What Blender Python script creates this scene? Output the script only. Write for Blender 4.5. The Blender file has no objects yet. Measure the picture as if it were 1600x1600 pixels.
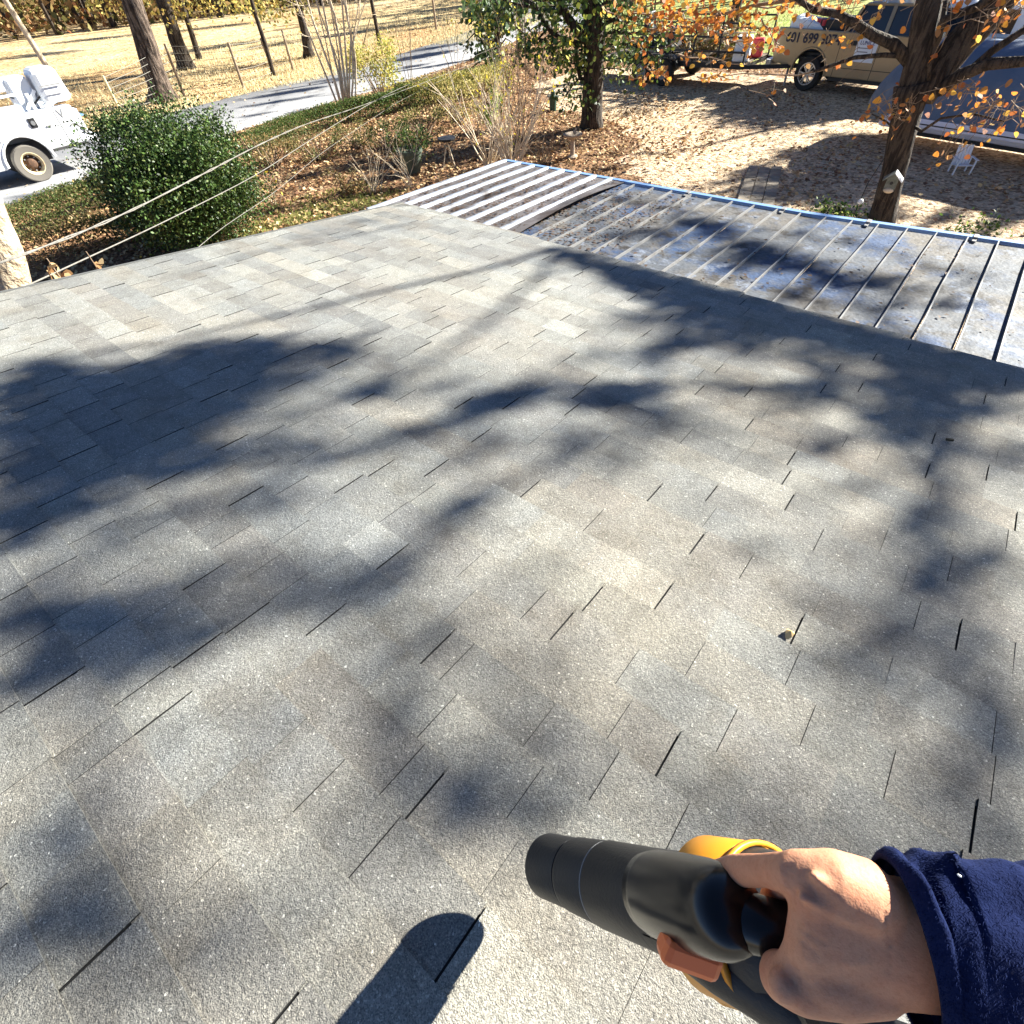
import bpy, bmesh, math, random
import numpy as np
from mathutils import Vector, Matrix, noise as mnoise

SC = bpy.context.scene
COL = SC.collection
rng = np.random.default_rng(7)
random.seed(7)
R = math.radians

# ------------------------------------------------------------------ camera
F_PX = 796.455                     # focal length in pixels of the 1600 px wide photograph
CAM = np.array([0.0, 0.0, 3.85])   # the phone: 3.85 m above the yard, 1.27 m above the shingles
CM = np.array([[0.77994218, 0.62315829, -0.05799949],      # rows: camera right, down, forward
               [0.43995455, -0.61182693, -0.65734907],
               [-0.44511817, 0.48717713, -0.75135095]])
cam_d = bpy.data.cameras.new('camera'); cam = bpy.data.objects.new('camera', cam_d); COL.objects.link(cam)
cam_d.sensor_width = 36; cam_d.lens = F_PX / 1600 * 36; cam_d.clip_start = 0.02; cam_d.clip_end = 1500
mw = Matrix.Identity(4)
for i in range(3):
    mw[i][0] = CM[0][i]; mw[i][1] = -CM[1][i]; mw[i][2] = -CM[2][i]; mw[i][3] = CAM[i]
cam.matrix_world = mw
SC.camera = cam

# ------------------------------------------------------------------ sky, sun, exposure
SUN_AZ, SUN_EL = R(25), R(28)
SUN = np.array([math.sin(SUN_AZ) * math.cos(SUN_EL), math.cos(SUN_AZ) * math.cos(SUN_EL), math.sin(SUN_EL)])
W = bpy.data.worlds.new('World'); SC.world = W; W.use_nodes = True
nt = W.node_tree; nt.nodes.clear()
sky = nt.nodes.new('ShaderNodeTexSky'); sky.sky_type = 'NISHITA'; sky.sun_disc = False
sky.sun_elevation = SUN_EL; sky.sun_rotation = SUN_AZ; sky.air_density = 0.45; sky.dust_density = 0.0; sky.ozone_density = 2.5
bg = nt.nodes.new('ShaderNodeBackground'); bg.inputs[1].default_value = 0.05
wo = nt.nodes.new('ShaderNodeOutputWorld')
nt.links.new(sky.outputs[0], bg.inputs[0]); nt.links.new(bg.outputs[0], wo.inputs[0])
sl = bpy.data.lights.new('sun', 'SUN'); sl.energy = 5.0; sl.angle = R(0.6); sl.color = (1.0, 0.972, 0.87)
so = bpy.data.objects.new('sun', sl); COL.objects.link(so)
so.rotation_euler = Vector(SUN).to_track_quat('Z', 'Y').to_euler(); so.location = (10, 20, 20)
vs = SC.view_settings; vs.view_transform = 'Standard'; vs.look = 'None'; vs.gamma = 1; vs.use_curve_mapping = False
vs.exposure = 2.15
SC.cycles.max_bounces = 6; SC.cycles.transparent_max_bounces = 8

# ------------------------------------------------------------------ pixels of the photograph -> places
def ray(px, py):
    return CM.T @ np.array([(px - 800) / F_PX, (py - 800) / F_PX, 1.0])
def G(px, py, z=0.0):                       # where that line of sight meets height z
    w = ray(px, py); return CAM + w * ((z - CAM[2]) / w[2])
def PD(px, py, D):                          # point on that line of sight at horizontal distance D
    w = ray(px, py); return CAM + w * (D / math.hypot(w[0], w[1]))
def C(px, py, d):                           # point at camera depth d
    return CAM + ray(px, py) * d
SP = R(7.47); MP = R(2.49)
RN = np.array([0, math.sin(SP), math.cos(SP)]); RD = np.array([0, math.cos(SP), -math.sin(SP)])
RO = CAM - RN * 1.275
def roof_pt(x, s, h=0.0):                   # x along the eave, s down the slope, h off the roof
    return RO + np.array([x, 0, 0]) + RD * s + RN * h
def roof_px(px, py):
    w = ray(px, py); return CAM + w * (-1.275 / (w @ RN))

# ------------------------------------------------------------------ helpers
def setp(o, label=None, cat=None, group=None, kind=None):
    if label: o['label'] = label
    if cat: o['category'] = cat
    if group: o['group'] = group
    if kind: o['kind'] = kind
    return o
def thing(name, loc, label, cat, group=None):
    o = bpy.data.objects.new(name, None); COL.objects.link(o); o.location = tuple(loc)
    o.empty_display_size = 0.2
    return setp(o, label, cat, group)
def loc_of(o):
    p = np.zeros(3)
    while o is not None:
        p = p + np.array(o.location); o = o.parent
    return p

class MB:
    def __init__(s): s.v = []; s.f = []; s.c = []; s.n = 0; s.col = (1, 1, 1)
    def add(s, v, f, col=None):
        v = np.asarray(v, float); s.v.append(v)
        for q in f: s.f.append([int(i) + s.n for i in q]); s.c.append(col or s.col)
        s.n += len(v)
    def box(s, c, size, rot=None, col=None, taper=1.0):
        hx, hy, hz = [k / 2 for k in size]
        v = np.array([[x * hx * (taper if z > 0 else 1), y * hy * (taper if z > 0 else 1), z * hz] for z in (-1, 1) for y in (-1, 1) for x in (-1, 1)])
        if rot is not None: v = v @ np.asarray(rot).T
        s.add(v + np.asarray(c), [(0, 2, 3, 1), (4, 5, 7, 6), (0, 1, 5, 4), (2, 6, 7, 3), (0, 4, 6, 2), (1, 3, 7, 5)], col)
    def bar(s, a, b, w, h=None, up=(0, 0, 1), col=None):
        a = np.asarray(a, float); b = np.asarray(b, float); h = h or w
        x = b - a; L = np.linalg.norm(x); x = x / L
        y = np.cross(up, x); y = y / (np.linalg.norm(y) + 1e-9)
        z = np.cross(x, y)
        s.box((a + b) / 2, (L, w, h), np.array([x, y, z]).T, col)
    def tube(s, pts, rad, n=8, cap=True, col=None, flat=1.0):
        pts = np.asarray(pts, float); m = len(pts)
        rad = np.full(m, rad, float) if np.isscalar(rad) else np.asarray(rad, float)
        t = np.gradient(pts, axis=0); t /= (np.linalg.norm(t, axis=1)[:, None] + 1e-12)
        ref = np.array([0.13, 0.31, 0.94]) if abs(t[0] @ np.array([0.13, 0.31, 0.94])) < 0.9 else np.array([1.0, 0, 0])
        V = []
        a = np.arange(n) * 2 * math.pi / n
        for i in range(m):
            u = ref - t[i] * (ref @ t[i]); u /= np.linalg.norm(u); w = np.cross(t[i], u); ref = u
            V.append(pts[i] + rad[i] * (np.cos(a)[:, None] * u + flat * np.sin(a)[:, None] * w))
        V = np.vstack(V); Fc = []
        for i in range(m - 1):
            for k in range(n):
                k2 = (k + 1) % n; Fc.append((i * n + k, i * n + k2, (i + 1) * n + k2, (i + 1) * n + k))
        if cap: Fc.append(tuple(range(n - 1, -1, -1))); Fc.append(tuple((m - 1) * n + k for k in range(n)))
        s.add(V, Fc, col)
    def lathe(s, prof, o, axis=(0, 0, 1), n=20, col=None, closed=False):      # prof: (r, t)
        axis = np.asarray(axis, float); axis = axis / np.linalg.norm(axis)
        u = np.cross(axis, (0.3, 0.9, 0.1)); u /= np.linalg.norm(u); w = np.cross(axis, u)
        a = np.arange(n) * 2 * math.pi / n; V = []
        for r, t in prof: V.append(np.asarray(o) + axis * t + r * (np.cos(a)[:, None] * u + np.sin(a)[:, None] * w))
        m = len(prof); Fc = []
        for i in range(m - 1):
            for k in range(n):
                k2 = (k + 1) % n; Fc.append((i * n + k, i * n + k2, (i + 1) * n + k2, (i + 1) * n + k))
        if closed:
            for k in range(n):
                k2 = (k + 1) % n; Fc.append(((m - 1) * n + k, (m - 1) * n + k2, k2, k))
        else:
            Fc.append(tuple(range(n - 1, -1, -1))); Fc.append(tuple((m - 1) * n + k for k in range(n)))
        s.add(np.vstack(V), Fc, col)
    def ell(s, c, r, rot=None, nu=14, nv=9, col=None):
        V = [];
        for j in range(nv + 1):
            th = math.pi * j / nv
            for i in range(nu):
                ph = 2 * math.pi * i / nu; V.append([r[0] * math.sin(th) * math.cos(ph), r[1] * math.sin(th) * math.sin(ph), r[2] * math.cos(th)])
        V = np.array(V)
        if rot is not None: V = V @ np.asarray(rot).T
        s.add(V + np.asarray(c), [(j * nu + i, (j + 1) * nu + i, (j + 1) * nu + (i + 1) % nu, j * nu + (i + 1) % nu) for j in range(nv) for i in range(nu)], col)
    def prism(s, poly, a, b, frame, col=None):      # poly: 2D outline; extruded from a to b along frame[:,2]
        P2 = np.asarray(poly, float); n = len(P2); fr = np.asarray(frame)
        V = np.vstack([P2[:, :1] * fr[:, 0] + P2[:, 1:2] * fr[:, 1] + t * fr[:, 2] for t in (a, b)])
        s.add(V, [tuple(range(n - 1, -1, -1)), tuple(range(n, 2 * n))] + [(i, (i + 1) % n, n + (i + 1) % n, n + i) for i in range(n)], col)
    def mesh(s, name, mat, org=(0, 0, 0), smooth=False, tint=True):
        me = bpy.data.meshes.new(name)
        V = np.vstack(s.v) - np.asarray(org)
        me.from_pydata(V.tolist(), [], s.f)
        if tint:
            at = me.attributes.new('tint', 'FLOAT_COLOR', 'CORNER')
            arr = np.array([(c[0], c[1], c[2], 1.0) for c, f in zip(s.c, s.f) for _ in f], np.float32)
            at.data.foreach_set('color', arr.ravel())
        me.materials.append(mat)
        if smooth: me.polygons.foreach_set('use_smooth', [True] * len(me.polygons))
        me.update()
        return me
    def build(s, name, mat, parent=None, smooth=False, org=None, bevel=0, angle=None, loc=None):
        if parent is not None: org = loc_of(parent)
        elif org is None: org = (0, 0, 0)
        o = bpy.data.objects.new(name, s.mesh(name, mat, org, smooth))
        COL.objects.link(o)
        if parent is not None: o.parent = parent
        else: o.location = tuple(org)
        if bevel:
            b = o.modifiers.new('b', 'BEVEL'); b.width = bevel; b.segments = 2; b.limit_method = 'ANGLE'; b.angle_limit = R(35)
        return o

def np_obj(name, V, Fa, mat, parent=None, colf=None, smooth=False):
    """V (N,3) world, Fa (M,k) faces, colf (M,3)"""
    org = loc_of(parent) if parent is not None else np.zeros(3)
    V = np.asarray(V, np.float32) - org.astype(np.float32)
    Fa = np.asarray(Fa, np.int32); m, k = Fa.shape
    me = bpy.data.meshes.new(name)
    me.vertices.add(len(V)); me.vertices.foreach_set('co', V.astype(np.float32).ravel())
    me.loops.add(m * k); me.loops.foreach_set('vertex_index', Fa.ravel())
    me.polygons.add(m); me.polygons.foreach_set('loop_start', np.arange(m, dtype=np.int32) * k)
    me.update(calc_edges=True)
    if colf is not None:
        at = me.attributes.new('tint', 'FLOAT_COLOR', 'CORNER')
        c = np.ones((m, k, 4), np.float32); c[:, :, :3] = np.asarray(colf)[:, None, :]
        at.data.foreach_set('color', c.ravel())
    if smooth: me.polygons.foreach_set('use_smooth', np.ones(m, bool))
    me.materials.append(mat); me.update()
    o = bpy.data.objects.new(name, me); COL.objects.link(o)
    if parent is not None: o.parent = parent
    return o

# ------------------------------------------------------------------ materials
def mat(name, base=(0.5, 0.5, 0.5), rough=0.7, metal=0.0, attr=False, var=(), bump=None, spec=0.35, coat=0.0,
        emit=None, transl=0.0, sss=0.0, objrand=0.0, alpha=None):
    m = bpy.data.materials.new(name); m.use_nodes = True; t = m.node_tree; n = t.nodes; L = t.links
    p = n['Principled BSDF']
    p.inputs['Roughness'].default_value = rough; p.inputs['Metallic'].default_value = metal
    p.inputs['Specular IOR Level'].default_value = spec; p.inputs['Coat Weight'].default_value = coat
    tc = n.new('ShaderNodeNewGeometry').outputs['Position']
    if attr:
        a = n.new('ShaderNodeAttribute'); a.attribute_name = 'tint'; c = a.outputs['Color']
    else:
        r = n.new('ShaderNodeRGB'); r.outputs[0].default_value = (*base, 1); c = r.outputs[0]
    for v in var:       # (kind, scale, colour, lo, hi, blend)
        kind, sc, colr, lo, hi, bl = v
        if kind == 'noise':
            x = n.new('ShaderNodeTexNoise'); x.inputs['Scale'].default_value = sc; x.inputs['Detail'].default_value = 5; x.inputs['Roughness'].default_value = 0.65; L.new(tc, x.inputs['Vector']); f = x.outputs['Fac']
        elif kind == 'furrow':
            mp_n = n.new('ShaderNodeMapping'); mp_n.inputs['Scale'].default_value = (1, 1, .16); L.new(tc, mp_n.inputs['Vector']); x = n.new('ShaderNodeTexNoise'); x.inputs['Scale'].default_value = sc; x.inputs['Detail'].default_value = 4; L.new(mp_n.outputs[0], x.inputs['Vector']); f = x.outputs['Fac']
        elif kind == 'vor':
            x = n.new('ShaderNodeTexVoronoi'); x.inputs['Scale'].default_value = sc; L.new(tc, x.inputs['Vector'])
            sx = n.new('ShaderNodeSeparateColor'); L.new(x.outputs['Color'], sx.inputs[0]); f = sx.outputs[0]
        mr = n.new('ShaderNodeMapRange'); mr.inputs[1].default_value = lo; mr.inputs[2].default_value = hi; L.new(f, mr.inputs[0])
        mx = n.new('ShaderNodeMix'); mx.data_type = 'RGBA'; mx.blend_type = bl
        L.new(mr.outputs[0], mx.inputs[0]); L.new(c, mx.inputs[6]); mx.inputs[7].default_value = (*colr, 1); c = mx.outputs[2]
    if objrand:
        oi = n.new('ShaderNodeObjectInfo'); mr = n.new('ShaderNodeMapRange'); mr.inputs[3].default_value = 1 - objrand; mr.inputs[4].default_value = 1 + objrand
        L.new(oi.outputs['Random'], mr.inputs[0]); vm = n.new('ShaderNodeVectorMath'); vm.operation = 'SCALE'; L.new(c, vm.inputs[0]); L.new(mr.outputs[0], vm.inputs[3]); c = vm.outputs[0]
    L.new(c, p.inputs['Base Color'])
    if bump:
        last = None
        for sc, st in bump:
            x = n.new('ShaderNodeTexNoise'); x.inputs['Scale'].default_value = abs(sc); x.inputs['Detail'].default_value = 3
            if sc < 0: mp_n = n.new('ShaderNodeMapping'); mp_n.inputs['Scale'].default_value = (1, 1, .16); L.new(tc, mp_n.inputs['Vector']); L.new(mp_n.outputs[0], x.inputs['Vector'])
            else: L.new(tc, x.inputs['Vector'])
            b = n.new('ShaderNodeBump'); b.inputs['Strength'].default_value = 1.0; b.inputs['Distance'].default_value = st; L.new(x.outputs['Fac'], b.inputs['Height'])
            if last is not None: L.new(last, b.inputs['Normal'])
            last = b.outputs['Normal']
        L.new(last, p.inputs['Normal'])
    if sss:
        p.inputs['Subsurface Weight'].default_value = sss; p.inputs['Subsurface Radius'].default_value = (0.02, 0.006, 0.003); p.inputs['Subsurface Scale'].default_value = 0.5
    if transl:
        tr = n.new('ShaderNodeBsdfTranslucent'); L.new(c, tr.inputs['Color']); ms = n.new('ShaderNodeMixShader'); ms.inputs[0].default_value = transl
        L.new(p.outputs[0], ms.inputs[1]); L.new(tr.outputs[0], ms.inputs[2]); L.new(ms.outputs[0], n['Material Output'].inputs['Surface'])
    return m

m_shingle = mat('asphalt_shingle', attr=True, rough=0.85, spec=0.3,
    var=[('noise', 1.4, (1.22, 1.18, 1.10), 0.42, 0.70, 'MULTIPLY'), ('noise', 3.2, (0.80, 0.76, 0.72), 0.50, 0.72, 'MULTIPLY'),
         ('vor', 460, (0.55, 0.55, 0.56), 0.45, 0.9, 'MULTIPLY'), ('vor', 330, (1.5, 1.48, 1.44), 0.80, 0.9, 'MULTIPLY'),
         ('noise', 60, (0.8, 0.8, 0.8), 0.45, 0.75, 'MULTIPLY'), ('vor', 260, (2.3, 2.3, 2.3), 0.992, 0.994, 'MULTIPLY'), ('noise', 14, (.88, .87, .86), .48, .62, 'MULTIPLY')],
    bump=[(420, 0.004), (120, 0.003)])
m_felt = mat('asphalt_underlay', (0.02, 0.02, 0.02), 0.9)
m_bark_g = mat('grey_brown_bark', (0.060, 0.044, 0.032), 0.9, var=[('furrow', 22, (0.30, 0.28, 0.27), 0.45, 0.58, 'MULTIPLY'), ('noise', 2.5, (1.9, 1.8, 1.7), 0.5, 0.8, 'MULTIPLY'), ('noise', 7, (1.5, 1.55, 1.4), 0.58, 0.7, 'MULTIPLY')], bump=[(-22, 0.06), (45, 0.02)])
m_bark_p = mat('pine_bark', (0.15, 0.11, 0.085), 0.9, var=[('furrow', 12, (0.28, 0.25, 0.23), 0.46, 0.58, 'MULTIPLY'), ('vor', 7, (0.55, 0.52, 0.5), 0.4, 0.8, 'MULTIPLY'), ('noise', 20, (0.6, 0.6, 0.6), 0.45, 0.7, 'MULTIPLY')], bump=[(-12, 0.10), (30, 0.03)])
m_bark_l = mat('pale_smooth_bark', (0.62, 0.51, 0.37), 0.75, var=[('noise', 6, (0.65, 0.6, 0.55), 0.45, 0.7, 'MULTIPLY')], bump=[(25, 0.01)])
m_twig = mat('dry_twig', (0.26, 0.19, 0.13), 0.85, var=[('noise', 5, (0.6, 0.55, 0.5), 0.4, 0.7, 'MULTIPLY')])
m_leaf = mat('leaf', attr=True, rough=0.6, spec=0.2, transl=0.35)
m_gloss = mat('glossy_leaf', attr=True, rough=0.48, spec=0.3, transl=0.15)
m_litter = mat('fallen_leaf', attr=True, rough=0.7, spec=0.25, transl=0.1)
m_blade = mat('dry_grass_blade', attr=True, rough=0.8, transl=0.25)

LITTER = [(0.42, 0.25, 0.12), (0.34, 0.18, 0.085), (0.52, 0.35, 0.18), (0.24, 0.12, 0.065), (0.58, 0.44, 0.26), (0.19, 0.10, 0.06), (0.46, 0.28, 0.12), (.55, .40, .20)]
ORANGE = [(0.60, 0.22, 0.04), (0.66, 0.32, 0.05), (0.48, 0.15, 0.045), (0.56, 0.26, 0.06), (0.40, 0.14, 0.05), (0.64, 0.40, 0.08), (.35, .18, .08)]

# ------------------------------------------------------------------ the shingled roof
house = thing('house', (0, 1.5, 0), 'low house under a grey asphalt shingle roof filling the foreground', 'house')
E_ = 0.1448; S0 = 0.80 * 1.275
def eave_s(x): return 3.80 + (0.6 - x) * 0.037
RAKE = -4.60
tones = [(0.25, 0.247, 0.226), (0.31, 0.304, 0.276), (0.20, 0.199, 0.19), (0.26, 0.236, 0.205), (0.22, 0.226, 0.222), (0.34, 0.334, 0.306), (0.185, 0.184, 0.18), (0.265, 0.270, 0.260), (0.245, 0.228, 0.203)]
slots_px = [(1251,1015),(1273,1103),(1397,1177),(1556,1106),(1554,1180),(1103,1002),(1000,1014),(989,1093),(863,1108),(963,1183),(1150,1112),(654,1176),(709,1092),(615,1291),(737,1012),(527,1201),(230,876),(397,960),(250,1055),(192,657),(1440,932),(1490,859),(1576,815),(1292,817),(1322,687),(1181,861),(944,797),(854,925),(477,547),(610,522),(1070,1268),(840,1212)]
slots = {}
for p in slots_px:
    q = roof_px(*p) - RO; s = q @ RD; k = int(round((s - S0) / E_)); slots.setdefault(k, []).append(q[0])
def seen(x, s):                                       # how large a place on the roof shows; 0 outside the frame
    w = CM @ (roof_pt(x, s) - CAM)
    if w[2] < 0.05: return 0
    u, v = 800 + F_PX * w[0] / w[2], 800 + F_PX * w[1] / w[2]
    return 1 / w[2] if -70 < u < 1670 and -70 < v < 1670 else 0
k_lo = int(math.floor((-1.25 - S0) / E_)); k_hi = int(math.floor((4.02 - S0) / E_)) + 1
shingles = []
rr = np.random.default_rng(11)
for k in range(k_lo, k_hi + 2):                       # courses: lower (butt) edge at s = S0 + k*E
    s_b = S0 + k * E_
    off = rr.uniform(0, 1.0)
    x = RAKE - off
    while x < 2.6:
        a, b = max(x, RAKE - 0.012 * rr.random()), min(x + 0.997, 2.6)
        if b - a > 0.05: shingles.append((k, s_b, a, b))
        x += 1.0
def shingle_mb(mb, k, s_b, a, b):
    r = np.random.default_rng(int((k + 50) * 1000 + (a + 10) * 37))
    s_e = eave_s((a + b) / 2) + 0.012
    s_t = s_b - E_ - 0.02
    if s_t > s_e: return False
    sb = min(s_b, s_e)
    cuts = [a] + sorted(c for c in slots.get(k, []) if a + 0.06 < c < b - 0.06)
    # tabs between cuts
    pts = cuts + [b]; tabs = []
    for i in range(len(pts) - 1):
        x0, x1 = pts[i], pts[i + 1]
        n = max(1, int(round((x1 - x0) / r.uniform(0.15, 0.28))))
        e = np.linspace(x0, x1, n + 1); e[1:-1] += r.uniform(-0.04, 0.04, n - 1)
        for j in range(n): tabs.append((e[j], e[j + 1], j == 0, j == n - 1))
    base = np.array(tones[r.integers(len(tones))]) * r.uniform(0.93, 1.07)
    for (x0, x1, first, last) in tabs:
        lf_ = min(1, max(0, (-x0 - 0.3) / 2.2)); slit = r.random() < 0.30 + .55 * lf_ or first
        g0 = (0.0011 + .0024 * lf_ + .0004 * (s_b > 1.4)) if slit else 0.0002
        g0 *= r.uniform(0.6, 1.15)
        tall = r.random() < 0.5
        top = 0.0066 if tall else 0.0050
        top += r.uniform(-0.0006, 0.0012)
        if r.random() < 0.04: top += 0.0015
        col = tuple((base * 0.42 + np.array(tones[r.integers(len(tones))]) * 0.30 + np.array([.252, .25, .238]) * .28) * r.uniform(0.93, 1.07))
        if x0 > -.9: col = (col[0] * 1.015, col[1] * 1.0, col[2] * .97)  # warm cast of the light put into right tabs, cool into left
        else: col = (col[0] * .98, col[1] * 1.0, col[2] * 1.02)
        sj = sb + r.uniform(-0.002, 0.002)
        u0, u1 = x0 + g0, x1 - (0.0012 if last else 0.0)
        v = [roof_pt(u0, s_t, 0.0010), roof_pt(u1, s_t, 0.0010), roof_pt(u1, sj, top), roof_pt(u0, sj, top + r.uniform(-.0008, .0008)),
             roof_pt(u0, s_t, -0.003), roof_pt(u1, s_t, -0.003), roof_pt(u1, sj, 0.0006), roof_pt(u0, sj, 0.0006)]
        mb.add(v, [(0, 3, 2, 1), (3, 7, 6, 2)], col); mb.f += [[q + mb.n - 8 for q in f_] for f_ in ((0, 4, 7, 3), (1, 2, 6, 5))]; mb.c += [(.03, .03, .03)] * 2
    return True
ranked = sorted(shingles, key=lambda t: -seen((t[2] + t[3]) / 2, t[1] - 0.07) * (t[3] - t[2]))
rest = MB()
for i, (k, s_b, a, b) in enumerate(ranked):
    if i < 292:
        mb = MB()
        if shingle_mb(mb, k, s_b, a, b): mb.build('shingle', m_shingle, house)
    else: shingle_mb(rest, k, s_b, a, b)
if rest.n: setp(rest.build('shingle_field', m_shingle, house), kind='stuff')
# deck, rake, eave trim, walls
mb = MB(); XR = 9.0; ST = -1.35
dk = lambda x, s, h: roof_pt(x, s, h)
mb.add([dk(RAKE, ST, -0.0022), dk(2.6, ST, -0.0022), dk(2.6, eave_s(2.6) + .006, -0.0022), dk(RAKE, eave_s(RAKE) + .006, -0.0022),
        dk(RAKE, ST, -0.09), dk(2.6, ST, -0.09), dk(2.6, eave_s(2.6) + .006, -0.09), dk(RAKE, eave_s(RAKE) + .006, -0.09)],
       [(0, 3, 2, 1), (4, 5, 6, 7), (0, 4, 7, 3), (1, 2, 6, 5), (0, 1, 5, 4), (3, 7, 6, 2)])
mb.build('roof_deck', m_felt, house)
mb = MB(); c1 = (0.21, 0.205, 0.195)
def slab(x0, x1, s0, s1, f0, f1, h0, h1):
    v = [f0(x0, s0, h0), f0(x1, s0, h0), f1(x1, s1, h0), f1(x0, s1, h0), f0(x0, s0, h1), f0(x1, s0, h1), f1(x1, s1, h1), f1(x0, s1, h1)]
    mb.add(v, [(0, 1, 2, 3), (4, 7, 6, 5), (0, 4, 5, 1), (3, 2, 6, 7), (0, 3, 7, 4), (1, 5, 6, 2)], c1)
slab(2.603, XR, ST, 3.72, dk, dk, 0.005, -0.09)
RG = dk(0, ST, 0)                      # the ridge; the other slope falls away behind it
def back(x, s, h): return np.array([x, RG[1] - s * math.cos(SP), RG[2] - s * math.sin(SP)]) + np.array([0, -math.sin(SP), math.cos(SP)]) * h
slab(RAKE, XR, 0.0, 4.4, back, back, 0.005, -0.09)
mb.build('far_slope', m_shingle, house)
m_trim = mat('painted_trim', (0.55, 0.54, 0.5), 0.5)
m_drip = mat('drip_edge_metal', (0.13, 0.13, 0.125), 0.6, 0.2)
mb = MB(); mb.bar(dk(RAKE - 0.012, ST, -0.05), dk(RAKE - 0.012, 4.0, -0.05), 0.02, 0.12, up=RN); mb.build('rake_board', m_drip, house)
mb = MB(); mb.bar(dk(RAKE, eave_s(RAKE) + 0.018, -0.05), dk(2.6, eave_s(2.6) + 0.018, -0.05), 0.02, 0.09, up=RN); mb.build('fascia', m_drip, house)
m_wall = mat('painted_siding', (0.5, 0.48, 0.43), 0.7)
mb = MB(); mb.box((2.3, -0.55, 1.0), (13.2, 8.0, 2.0)); mb.build('wall', m_wall, house)

# ------------------------------------------------------------------ the metal roof beyond the eave
MY0, MZ0 = 3.79, 1.967
def met(x, y, h=0.0): return np.array([x, y + h * math.sin(MP), MZ0 - (y - MY0) * math.tan(MP) + h * math.cos(MP)])
porch = thing('porch_roof', (-1.5, 4.9, 0), 'low ribbed metal porch roof with leaf stains and a blue front edge below the shingles', 'metal roof')
m_metal = mat('weathered_galvanised_sky_tint', (0.088, 0.096, 0.112), 0.68, 0.08, spec=.2,
    var=[('noise', 1.3, (0.125, 0.112, 0.098), 0.48, 0.64, 'MIX'), ('noise', 1.7, (0.035, 0.065, 0.14), 0.48, 0.60, 'MIX'), ('noise', 5.5, (0.17, 0.195, 0.25), 0.57, 0.66, 'MIX'),  # blue mottles put the reflected sky into the colour; browns are dirt
         ('noise', 4.3, (0.05, 0.045, 0.042), 0.55, 0.64, 'MIX'), ('noise', 30, (0.5, 0.48, 0.46), 0.45, 0.75, 'MULTIPLY')], bump=[(5, 0.01), (40, 0.003)])
m_rib = mat('bright_rib_metal', (0.24, 0.235, 0.23), 0.5, 0.2, var=[('noise', 9, (0.6, 0.52, 0.45), 0.5, 0.75, 'MULTIPLY')])
m_new = mat('newer_corrugated_sheet', rough=0.62, metal=0.1, spec=.2, attr=True, var=[('noise', 2.2, (0.40, 0.34, 0.30), 0.50, 0.66, 'MULTIPLY'), ('noise', 1.3, (1.7, 1.7, 1.75), 0.50, 0.70, 'MULTIPLY'), ('noise', 11, (0.7, 0.66, 0.62), 0.5, 0.7, 'MULTIPLY')])
m_blue = mat('blue_painted_edge', (0.17, 0.29, 0.52), 0.5, 0.1, var=[('noise', 4, (0.75, 0.8, 0.9), 0.5, 0.7, 'MULTIPLY')])
xs_r = [-3.08 + 0.2245 * i for i in range(26)]
far_y = lambda x: 5.88 + max(0, (x + 1.2)) * 0.10
for i, x in enumerate([-3.529, -3.3045] + xs_r[:-1]):
    x1 = x + 0.2245; mb = MB(); e = far_y(x); dz = rr.uniform(-0.003, 0.003)
    g = [met(x + 0.004, 3.6, dz), met(x1 - 0.004, 3.6, dz), met(x1 - 0.004, e, dz), met(x + 0.004, e, dz)]
    lo = [p - np.array([0, 0, 0.006]) for p in g]
    mb.add(g + lo, [(0, 1, 2, 3), (4, 7, 6, 5), (3, 2, 6, 7), (0, 3, 7, 4), (1, 5, 6, 2)])
    mb.build('metal_panel', m_metal, porch)
for i, x in enumerate(xs_r):
    mb = MB(); e = far_y(x)
    wob = [rr.uniform(-0.006, 0.006) for _ in range(5)]
    pts = [met(x + wob[j], 3.6 + (e - 3.6) * j / 4, 0.010) for j in range(5)]
    for j in range(4): mb.bar(pts[j], pts[j + 1], 0.009, 0.024, up=(0, 0, 1))
    mb.build('rib', m_rib, porch)
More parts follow.
